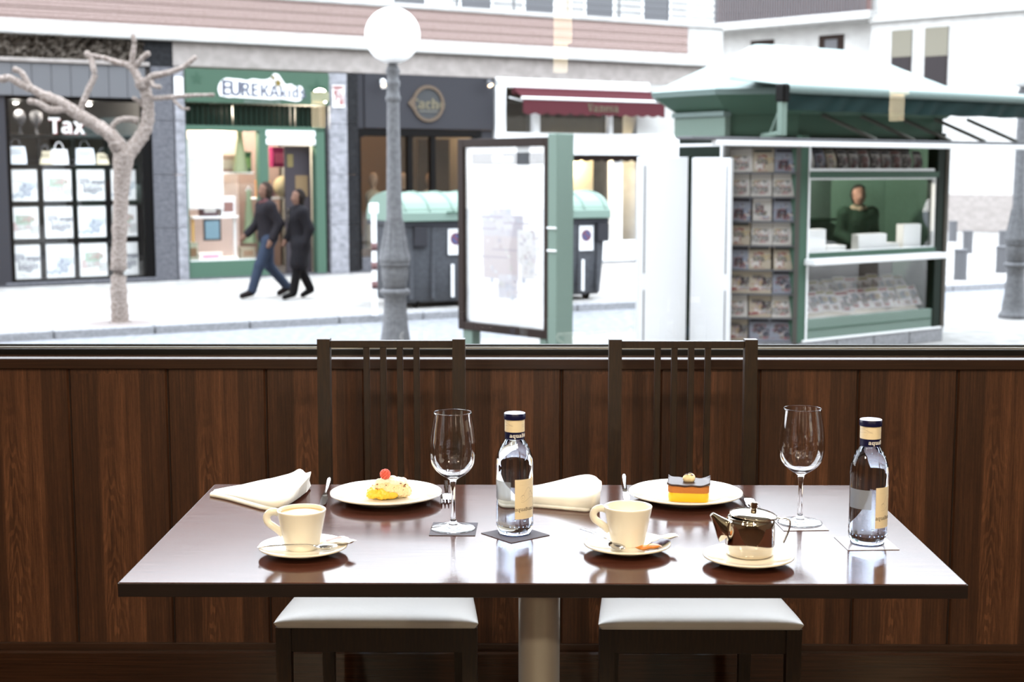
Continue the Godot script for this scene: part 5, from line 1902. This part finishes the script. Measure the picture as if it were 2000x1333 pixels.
	part(k, "bracket", span_of(-.86, -.79, 2.22, 2.60, .46, .53, .006), M.pale_green)
	part(k, "bracket_arm", tube_of([Vector3(-.83, 2.24, .5), Vector3(-.30, 2.24, -.25)], .03, 6), M.pale_green)
	part(k, "bracket_brace", tube_of([Vector3(-.83, 2.52, .5), Vector3(-.55, 2.26, .1)], .018, 6), M.pale_green)
	# two white door leaves, folded open on a green post
	var inv = KX.affine_inverse()
	var po = inv * Vector3(1.715, GY, -14.75)
	for q in [[Vector3(1.16, GY, -14.5), 0], [Vector3(2.10, GY, -14.42), 1]]:
		var e = inv * q[0]
		var dx = (e - po).normalized()
		var w = e.distance_to(po)
		var bs = Basis(dx, Vector3.UP, dx.cross(Vector3.UP))
		if q[1] == 0: bs = Basis(-dx, Vector3.UP, (-dx).cross(Vector3.UP))
		var x0 = .035
		var st = S()
		if q[1] == 0: span(st, -w, -x0, .02, 2.03, -.025, .025, .006)
		else: span(st, x0, w, .02, 2.02, -.025, .025, .006)
		var dr = part(k, "door_leaf", st, M.white_gloss, "white door leaf")
		dr.transform = Transform3D(bs, po)
		var sx = -w + .06 if q[1] == 0 else w - .05
		for h in [[.02, .68], [.82, 1.94]]:
			part(dr, "slot", span_of(sx, sx + .014, h[0] + .03, h[1], .02, .029, .002), M.grey_metal)
	part(k, "door_post", span_of(-.03, .03, 0, 2.04, -.05, .03, .005), M.dark_green).transform = Transform3D(Basis(), po)
	shop_lamp(KX * Vector3(1.2, 2.05, -1.1), "small added fill lamp under the newsstand's ceiling", Color(1, .98, .92), 2.6, "")  # added lamp, not seen itself, brightens the inside behind the glass
	# papers
	var rng := RandomNumberGenerator.new()
	rng.seed = 42
	var cov = M.covers
	var meshes = []
	for w in [.19, .21, .225]:
		meshes.append(commit(box_of(Vector3(0, .122, 0), Vector3(w, .243, .006), .001)))
	for r in 8:
		var n = 3
		for c in n:
			var x = .16 + c * .218 + rng.randf_range(-.01, .01)
			var lean = Transform3D(Basis(Vector3.RIGHT, -.16 + rng.randf_range(-.02, .02)) * Basis(Vector3(0, 0, 1), rng.randf_range(-.03, .03)), Vector3(x, .146 + r * .247, -.03))
			var o = single("magazine", "magazine on the %s shelf from below of the tall rack, %s" % [ORD[r], ["beside the white doors", "in the middle", "beside the green corner post"][c]], "magazine", meshes[rng.randi() % 3], cov[rng.randi() % cov.size()], Vector3.ZERO, 0.0, "magazines in the tall rack")
			o.transform = KX * fx * lean
	# folded papers hung along the top shelf
	for i in 11:
		var st = S()
		st.set_smooth_group(1)
		for j in 6:
			var f = func(t): return Vector3(0, .22 * (1 - t), .05 * sin(t * 2.4))
			var a = f.call(j / 6.0)
			var b = f.call((j + 1) / 6.0)
			var hw = Vector3(.075, 0, 0)
			quad(st, b - hw, a - hw, a + hw, b + hw, Vector2(0, (j + 1) / 6.0), Vector2(0, j / 6.0), Vector2(1, j / 6.0), Vector2(1, (j + 1) / 6.0))
			quad(st, b + hw - Vector3(0, 0, .012), a + hw - Vector3(0, 0, .012), a - hw - Vector3(0, 0, .012), b - hw - Vector3(0, 0, .012))
		for s in [-1, 1]:
			for j in 6:
				var f = func(t): return Vector3(.075 * s, .22 * (1 - t), .05 * sin(t * 2.4))
				var q = [f.call((j + 1) / 6.0), f.call(j / 6.0)]
				var z = Vector3(0, 0, .012)
				if s > 0: quad(st, q[0], q[1], q[1] - z, q[0] - z)
				else: quad(st, q[0] - z, q[1] - z, q[1], q[0])
		var o = single("folded_newspaper", ("folded newspaper on the newsstand's top shelf, %s paper from the green corner post" if i > 2 else "picture magazine on the newsstand's top shelf, %s paper from the green corner post") % ORD[i], "newspaper", st, M.news[i % 3] if i > 2 else cov[i], Vector3.ZERO, 0.0, "papers on the newsstand's top shelf")
		o.transform = KX * Transform3D(Basis(Vector3(0, 0, 1), rng.randf_range(-.06, .06)), Vector3(.22 + i * .175, 1.887, -.14))
	# magazines standing behind the lower glass
	for i in 24:
		var row = i % 2
		var x = .24 + (i / 2) * .165 + row * .06 + rng.randf_range(-.02, .02)
		var o = single("magazine", "pale magazine behind the newsstand's lower glass, %s in the %s row from the corner post" % [ORD[i / 2], ["front", "rear"][row]], "magazine", meshes[rng.randi() % 3], M.pale_covers[rng.randi() % M.pale_covers.size()], Vector3.ZERO, 0.0, "magazines behind the lower glass")
		o.transform = KX * Transform3D(Basis(Vector3.RIGHT, -.5 + rng.randf_range(-.1, .1)) * Basis(Vector3.UP, rng.randf_range(-.15, .15)), Vector3(x, .40 + row * .10 + rng.randf_range(-.01, .03), -.12 - row * .2))
	# what stands on the counter
	for q in [[.335, .34, .23, "plain white carton on the newsstand's counter, by the magazine rack"], [1.25, .46, .16, "low white carton in the middle of the newsstand's counter"], [1.91, .30, .25, "square white carton at the far end of the newsstand's counter"]]:
		var b = thing("carton", q[3], "carton", KX * Vector3(q[0], 1.0005, -.14), turn, "white cartons on the counter")
		part(b, "carton_body", span_of(-q[1] / 2, q[1] / 2, 0, q[2] + .055, -.05, .05, .004), M.white)
		part(b, "carton_flap", span_of(-q[1] / 2, q[1] / 2, q[2] + .055, q[2] + .06, -.05, .02), M.white)
	for q in [[.7, .3], [1.62, .22]]:
		var b = thing("paper_stack", "low stack of papers on the counter, beside the " + ("carton by the rack" if q[0] < 1 else "far carton"), "paper stack", KX * Vector3(q[0], 1.0005, -.2), turn, "paper stacks on the counter")
		for i in 5: part(b, "sheet_bundle", box_of(Vector3(rng.randf_range(-.01, .01), .012 + i * .022, 0), Vector3(q[1], .02, .16), .003), M.white)

# a flat plate on a ring of points
func slab(r, y0, y1):
	var st = S()
	var a = []
	var b = []
	for p in r:
		a.append(Vector3(p.x, y0, p.z))
		b.append(Vector3(p.x, y1, p.z))
	loft_flat(st, [a, b])
	return st

func build_white_building():
	# behind the newsstand; its front runs towards the camera on the far side
	var d = Vector3(sin(deg_to_rad(46)), 0, cos(deg_to_rad(46)))
	var turn = atan2(-d.z, d.x)
	var o = Vector3(13.5, GY, -44.7) - d * 12.0
	var b = thing("corner_house", "white corner house with balcony behind the newsstand", "building", o, turn)
	part(b, "wall", span_of(-12, 8.85, 0, 13, -4, -.6), M.white_plaster)
	part(b, "front_bay", span_of(8.85, 34, 0, 13, -4, 0), M.white_plaster)
	part(b, "plinth", span_of(8.83, 34, 0, 1.15, -.1, .06, .02), M.beige)
	part(b, "balcony_slab", span_of(-6, 9.0, 6.72, 6.98, -.7, .4, .02), M.white_plaster)
	for i in 60:
		part(b, "baluster", box_of(Vector3(2.9 + i * .1, 7.5, .36), Vector3(.035, 1.05, .035)), M.grey_metal)
	part(b, "balcony_screen", span_of(2.85, 8.95, 6.99, 7.95, .2, .24), mat(Color(.40, .325, .315), .8))
	part(b, "balcony_rail", span_of(2.85, 8.95, 8.0, 8.06, .32, .4), M.grey_metal)
	part(b, "cornice", span_of(8.85, 34, 6.6, 6.8, -.1, .2, .02), M.white_plaster)
	for q in [[3.75, 4.72, 5.2, 6.39], [6.52, 7.49, 5.0, 6.39]]:
		var w = part(b, "window", span_of(q[0], q[1], q[2], q[3], -.62, -.58), mat(Color(.14, .10, .085), .6), "dark brown frame")
		part(w, "pane", span_of(q[0] + .25, q[1] - .25, q[2] + .1, q[3] - .15, -.58, -.56), M.grey_metal)
	for q in [[9.61, 10.32, 4.4, 6.31], [10.77, 11.56, 4.3, 6.32]]:
		var w = part(b, "window", span_of(q[0], q[1], q[2], q[3], 0, .03), mat(Color(.17, .15, .15), .6))
		part(w, "blind", span_of(q[0], q[1], lerpf(q[2], q[3], .56), q[3], .03, .05), mat(Color(.40, .385, .345), .8))
		part(w, "pane", span_of(q[0] + .06, q[1] - .06, q[2] + .05, lerpf(q[2], q[3], .56), .03, .04), mat(Color(.15, .135, .14), .3))
	var g = thing("drain_pipe", "dark drain pipe on the wall behind the newsstand's end", "pipe", Vector3(8.9, GY, -31.0))
	part(g, "pipe", tube_of([Vector3(0, 0, 0), Vector3(0, 2.75, 0)], .10, 10), M.lamp_iron)
	for h in [.6, 1.4, 2.2]: part(g, "clamp", lathe_of(P2([.1, h, .125, h, .125, h + .06, .1, h + .06]), 12), M.grey_metal)

func bollard(at, h, label):
	var b = thing("bollard", label, "bollard", at, 0.0, "grey bollards on the far pavement")
	part(b, "post", lathe_of(P2([.115, 0, .11, h * .2, .11, h - .05]), 20), M.grey_metal)
	part(b, "cap", lathe_of(P2([.11, h - .05, .118, h - .045, .118, h - .01, .08, h, 0, h]), 20, Transform3D(), [1, 2]), M.grey_metal)

# ---------------------------------------------------------------- people: local +z is forwards
func human(called, label, at, turn, pose, colours, height):
	var p = thing(called, label, "person", at, turn)
	var s = height / 1.72
	var J = {}
	for n in pose: J[n] = pose[n] * s
	var bone = func(a, b, ra, rb): return [J[a], J[b], ra * s, rb * s]
	var up = Vector3.UP * s
	var bones = [bone.call("hip", "waist", .135, .115), bone.call("waist", "chest", .115, .135), bone.call("chest", "neck", .12, .055), bone.call("neck", "head0", .052, .05),
		[J.head + Vector3(0, -.015, -.01) * s, J.head + Vector3(0, .035, -.01) * s, .082 * s, .088 * s], [J.head + Vector3(0, -.075, .03) * s, J.head + Vector3(0, -.03, .045) * s, .042 * s, .05 * s], [J.head + Vector3(0, -.02, .09) * s, J.head + Vector3(0, .01, .082) * s, .013 * s, .008 * s]]
	for q in ["l", "r"]:
		bones.append(bone.call("chest", "sho_" + q, .1, .062))
		bones.append(bone.call("sho_" + q, "elb_" + q, .052, .042))
		bones.append(bone.call("elb_" + q, "wri_" + q, .040, .026))
		bones.append(bone.call("hip", "leg_" + q, .11, .095))
		bones.append(bone.call("leg_" + q, "kne_" + q, .085, .058))
		bones.append(bone.call("kne_" + q, "ank_" + q, .055, .036))
		bones.append(bone.call("ank_" + q, "toe_" + q, .036, .028))
		# palm, four fingers and a thumb
		var w = J["wri_" + q]
		var dirv = (w - J["elb_" + q]).normalized()
		var side = dirv.cross(Vector3.RIGHT).normalized()
		bones.append([w, w + dirv * .075 * s, .026 * s, .03 * s])
		for f in 4:
			var st_ = w + dirv * .08 * s + side * (f - 1.5) * .018 * s
			bones.append([st_, st_ + (dirv * [.06, .072, .068, .052][f] + Vector3(0, 0, .012)) * s, .0105 * s, .009 * s])
		bones.append([w + dirv * .03 * s + side * .025 * s, w + dirv * .07 * s + side * .05 * s, .012 * s, .0095 * s])
	part(p, "body", nets(bones, .018, .03), mat(Color(.40, .30, .255), .6))
	var grown = func(list, g):
		var out = []
		for b in list: out.append([b[0], b[1], b[2] + g, b[3] + g])
		return out
	var trousers = [bone.call("hip", "waist", .135, .11)]
	var coat = [bone.call("hip", "waist", .145, .125), bone.call("waist", "chest", .125, .145), bone.call("chest", "collar", .125, .08)]
	var shoes_l = []
	for q in ["l", "r"]:
		trousers.append_array([bone.call("hip", "leg_" + q, .11, .1), bone.call("leg_" + q, "kne_" + q, .09, .066), bone.call("kne_" + q, "hem_" + q, .064, .058)])
		coat.append_array([bone.call("chest", "sho_" + q, .105, .075), bone.call("sho_" + q, "elb_" + q, .066, .058), bone.call("elb_" + q, "wri_" + q, .056, .044)])
		if colours.long: coat.append_array([bone.call("hip", "leg_" + q, .13, .13), bone.call("leg_" + q, "mid_" + q, .13, .12)])
		shoes_l.append_array([bone.call("ank_" + q, "toe_" + q, .05, .038), bone.call("shin_" + q, "ank_" + q, .05 if colours.long else .04, .045)])
	part(p, "trousers", nets(grown.call(trousers, .012 * s), .018, .03), mat(colours.trousers, .85))
	part(p, "coat", nets(grown.call(coat, .016 * s), .018, .035), mat(colours.coat, .85))
	part(p, "shoes", nets(grown.call(shoes_l, .006), .014, .015), mat(colours.shoes, .5))
	var h = J.head
	var hair = [[h + Vector3(0, .055, -.03) * s, h + Vector3(0, .03, -.05) * s, .088 * s, .09 * s], [h + Vector3(-.05, 0, -.03) * s, h + Vector3(-.045, -.06, -.03) * s, .05 * s, .04 * s], [h + Vector3(.05, 0, -.03) * s, h + Vector3(.045, -.06, -.03) * s, .05 * s, .04 * s], [h + Vector3(0, -.02, -.07) * s, h + Vector3(0, -.12, -.06) * s, .06 * s, .05 * s]]
	part(p, "hair", nets(hair, .014, .03), mat(colours.hair, .7))
	if colours.scarf:
		part(p, "scarf", nets([[J.neck + Vector3(-.06, 0, .02) * s, J.neck + Vector3(.06, 0, .02) * s, .055 * s, .055 * s], [J.neck + Vector3(0, 0, -.05) * s, J.neck + Vector3(0, -.01, .06) * s, .055 * s, .05 * s]], .014, .03), mat(colours.scarf, .9))
	return p

func stride(k, lean = .03):
	# a walking step; k scales its length
	var v = {}
	v.hip = Vector3(0, .93, 0)
	v.waist = Vector3(0, 1.08, .005)
	v.chest = Vector3(0, 1.28, lean)
	v.collar = Vector3(0, 1.43, lean)
	v.neck = Vector3(0, 1.44, lean)
	v.head0 = Vector3(0, 1.52, lean + .01)
	v.head = Vector3(0, 1.61, lean + .02)
	v.sho_l = Vector3(.175, 1.38, lean)
	v.sho_r = Vector3(-.175, 1.38, lean)
	v.elb_l = Vector3(.225, 1.12, -.10 * k)
	v.wri_l = Vector3(.215, .90, .02 * k)
	v.elb_r = Vector3(-.225, 1.12, .08 * k)
	v.wri_r = Vector3(-.2, .96, .27 * k)
	v.leg_l = Vector3(.09, .86, .03)
	v.kne_l = Vector3(.095, .50, .20 * k)
	v.ank_l = Vector3(.095, .10, .34 * k)
	v.toe_l = Vector3(.10, .055, .34 * k + .15)
	v.leg_r = Vector3(-.09, .86, -.02)
	v.kne_r = Vector3(-.095, .48, -.04 * k)
	v.ank_r = Vector3(-.095, .13, -.36 * k)
	v.toe_r = Vector3(-.10, .055, -.36 * k + .14)
	for q in ["l", "r"]:
		v["hem_" + q] = v["kne_" + q].lerp(v["ank_" + q], .93)
		v["shin_" + q] = v["kne_" + q].lerp(v["ank_" + q], .62)
		v["mid_" + q] = v["leg_" + q].lerp(v["kne_" + q], .8)
	return v

func build_people():
	var turn = FA - PI / 2
	human("person", "person in grey jacket and blue jeans striding past the toy shop", Vector3(-3.80, GY, -21.2), turn, stride(.95), {"coat": Color(.115, .108, .122), "trousers": Color(.16, .19, .245), "shoes": Color(.08, .06, .06), "hair": Color(.16, .125, .105), "scarf": Color(.30, .19, .19), "long": false}, 1.70)
	human("person", "person in long dark coat and black boots before the toy shop's door", Vector3(-3.28, GY, -20.98), turn, stride(.55), {"coat": Color(.085, .082, .095), "trousers": Color(.05, .05, .055), "shoes": Color(.03, .03, .03), "hair": Color(.09, .07, .06), "scarf": null, "long": true}, 1.60)
	var v = stride(.15)
	v.wri_l = Vector3(.16, 1.0, .26)
	v.wri_r = Vector3(-.14, 1.02, .28)
	human("person", "person in dark green jacket standing in for a reflection in the newsstand glass", Transform3D(Basis(Vector3.UP, .6435), Vector3(2.8, GY, -14.47)) * Vector3(1.95, .16, -.90), .1, v, {"coat": Color(.06, .12, .085), "trousers": Color(.06, .06, .07), "shoes": Color(.03, .03, .03), "hair": Color(.07, .055, .045), "scarf": Color(.40, .36, .30), "long": false}, 1.55)  # added figure in place of a passer-by mirrored in the glass

# what the shop windows and the newsstand's glass mirror: the cafe's own house and trees along the pavement
func build_beyond():
	structure("wall_outside", span_of(-30, 70, CEIL + .2, 11.0, WZ - .38, Z1), M.house_stone, "stone upper floors of the cafe's own house")
	structure("wall_outside", span_of(-30, X0 - .2, GY - .1, CEIL + .2, WZ - .38, Z1), M.house_stone, "stone ground floor beside the cafe, near the coffee cup's end")
	structure("wall_outside", span_of(X1 + .2, 70, GY - .1, CEIL + .2, WZ - .38, Z1), M.house_stone, "stone ground floor beside the cafe, near the second bottle's end")
	structure("wall_outside", span_of(X0 - .2, X1 + .2, GY - .1, .86, WZ - .38, WZ - .26), M.house_stone, "stone apron below the cafe window")
	var nz := FastNoiseLite.new()
	nz.seed = 4
	nz.frequency = 1.6
	nz.fractal_octaves = 3
	for q in [[Vector3(9.5, GY, -14.9), "leafy evergreen tree on the near pavement opposite the newsstand's counter"], [Vector3(13.2, GY, -13.2), "leafy evergreen tree further along the near pavement"]]:
		var t = thing("evergreen_tree", q[1], "tree", q[0], 0.0, "evergreen trees along the near pavement")
		part(t, "trunk", tube_of([Vector3(0, -.05, 0), Vector3(.03, .7, 0), Vector3(0, 1.3, .03)], [.16, .13, .12], 10), M.bark)
		part(t, "crown", nets([[Vector3(0, 1.6, 0), Vector3(0, 3.6, 0), .9, 1.2], [Vector3(-.8, 2.2, .3), Vector3(.8, 2.4, -.3), .8, .8], [Vector3(.2, 2.8, -.9), Vector3(-.2, 3.0, .9), .8, .8]], .14, .4, nz, .5), M.leaf)

func build_street():
	SPEC = .2
	street_materials()
	M.house_stone = stone(Color(.36, .34, .31), Color(.44, .42, .39), .03, .5, .85, 25)
	M.leaf = stone(Color(.14, .21, .15), Color(.36, .44, .36), .06, 1.2, .8, 26)
	build_beyond()
	var paper = Color(.84, .84, .835)
	M.card_a = printed(print_texture(1, paper, [Color(.50, .51, .53), Color(.60, .60, .61), Color(.34, .35, .37)], false))
	M.card_b = printed(print_texture(2, paper, [Color(.50, .55, .60), Color(.60, .63, .66), Color(.38, .42, .50)], false))
	M.card_c = printed(print_texture(3, paper, [Color(.62, .48, .46), Color(.48, .58, .50), Color(.62, .62, .62)], false))
	M.notice = printed(print_texture(9, paper, [Color(.42, .18, .18), Color(.42, .36, .36)], true))
	M.poster_pale = printed(print_texture(5, Color(.80, .79, .78), [Color(.70, .68, .64), Color(.69, .67, .67)], false))
	M.mupi_print = printed(print_texture(23, Color(.84, .83, .84), [Color(.60, .58, .60), Color(.64, .60, .60), Color(.62, .63, .66), Color(.65, .64, .62)], false, 128, 192))
	M.covers = []
	for i in 7:
		M.covers.append(printed(print_texture(40 + i, [Color(.62, .60, .58), Color(.44, .45, .48), Color(.56, .52, .46), Color(.52, .48, .48)][i % 4], [Color(.46, .20, .20), Color(.16, .16, .18), Color(.46, .48, .54), Color(.54, .48, .34), Color(.68, .66, .64), Color(.24, .25, .24)], i % 3 != 0), .4))
	M.pale_covers = []
	for i in 3:
		M.pale_covers.append(printed(print_texture(60 + i, Color(.66, .65, .64), [Color(.45, .25, .25), Color(.34, .38, .43), Color(.46, .43, .30), Color(.30, .30, .31)], true), .4))
	M.news = []
	for i in 3:
		M.news.append(printed(print_texture(70 + i, Color(.52, .50, .48), [Color(.18, .18, .19), Color(.32, .31, .30), Color(.32, .18, .17)], true), .7))
	build_ground()
	build_building()
	build_bag_shop()
	build_green_shop()
	build_dark_shop()
	build_white_shop()
	build_white_building()
	build_kiosk()
	build_mupi()
	var ct = deg_to_rad(29.5)
	var cdir = Basis(Vector3.UP, ct)
	var c0 = Vector3(-1.626, GY, -19.373)
	container(c0 + cdir * Vector3(.73, 0, -.53), ct, "grey container with green lid, beside the street lamp", true)
	container(c0 + cdir * Vector3(2.50, 0, -.53), ct, "grey container with green lid, beside the white newsstand doors", false)
	var mp = thing("marker_post", "white post with red bands between street lamp and container", "post", Vector3(-1.95, GY, -18.6))
	part(mp, "post", tube_of([Vector3(0, 0, 0), Vector3(0, 1.46, 0)], .035, 10), M.white)
	for h in [.35, .6, .85]: part(mp, "band", lathe_of(P2([.036, h, .038, h, .038, h + .1, .036, h + .1]), 12), mat(Color(.40, .30, .30), .5))
	part(mp, "cap", box_of(Vector3(0, 1.40, 0), Vector3(.12, .14, .06), .01), M.white)
	street_lamp(Vector3(-1.285, GY, -14.2), "globe street lamp before the containers")
	street_lamp(Vector3(6.33, GY, -18.3), "globe street lamp beyond the newsstand's awning")
	build_tree()
	bollard(Vector3(11.454, GY, -38.1), .55, "grey bollard next to the drain pipe")
	bollard(Vector3(10.18, GY, -32.7), .52, "grey bollard standing alone behind the newsstand's end")
	bollard(Vector3(7.593, GY, -24.74), .54, "grey bollard close to the road's kerb")
	bollard(Vector3(8.893, GY, -26.48), .50, "grey bollard beside the far street lamp's ring")
	bollard(Vector3(11.35, GY, -33.75), .48, "grey bollard behind the far street lamp")
	build_people()
	SPEC = .5
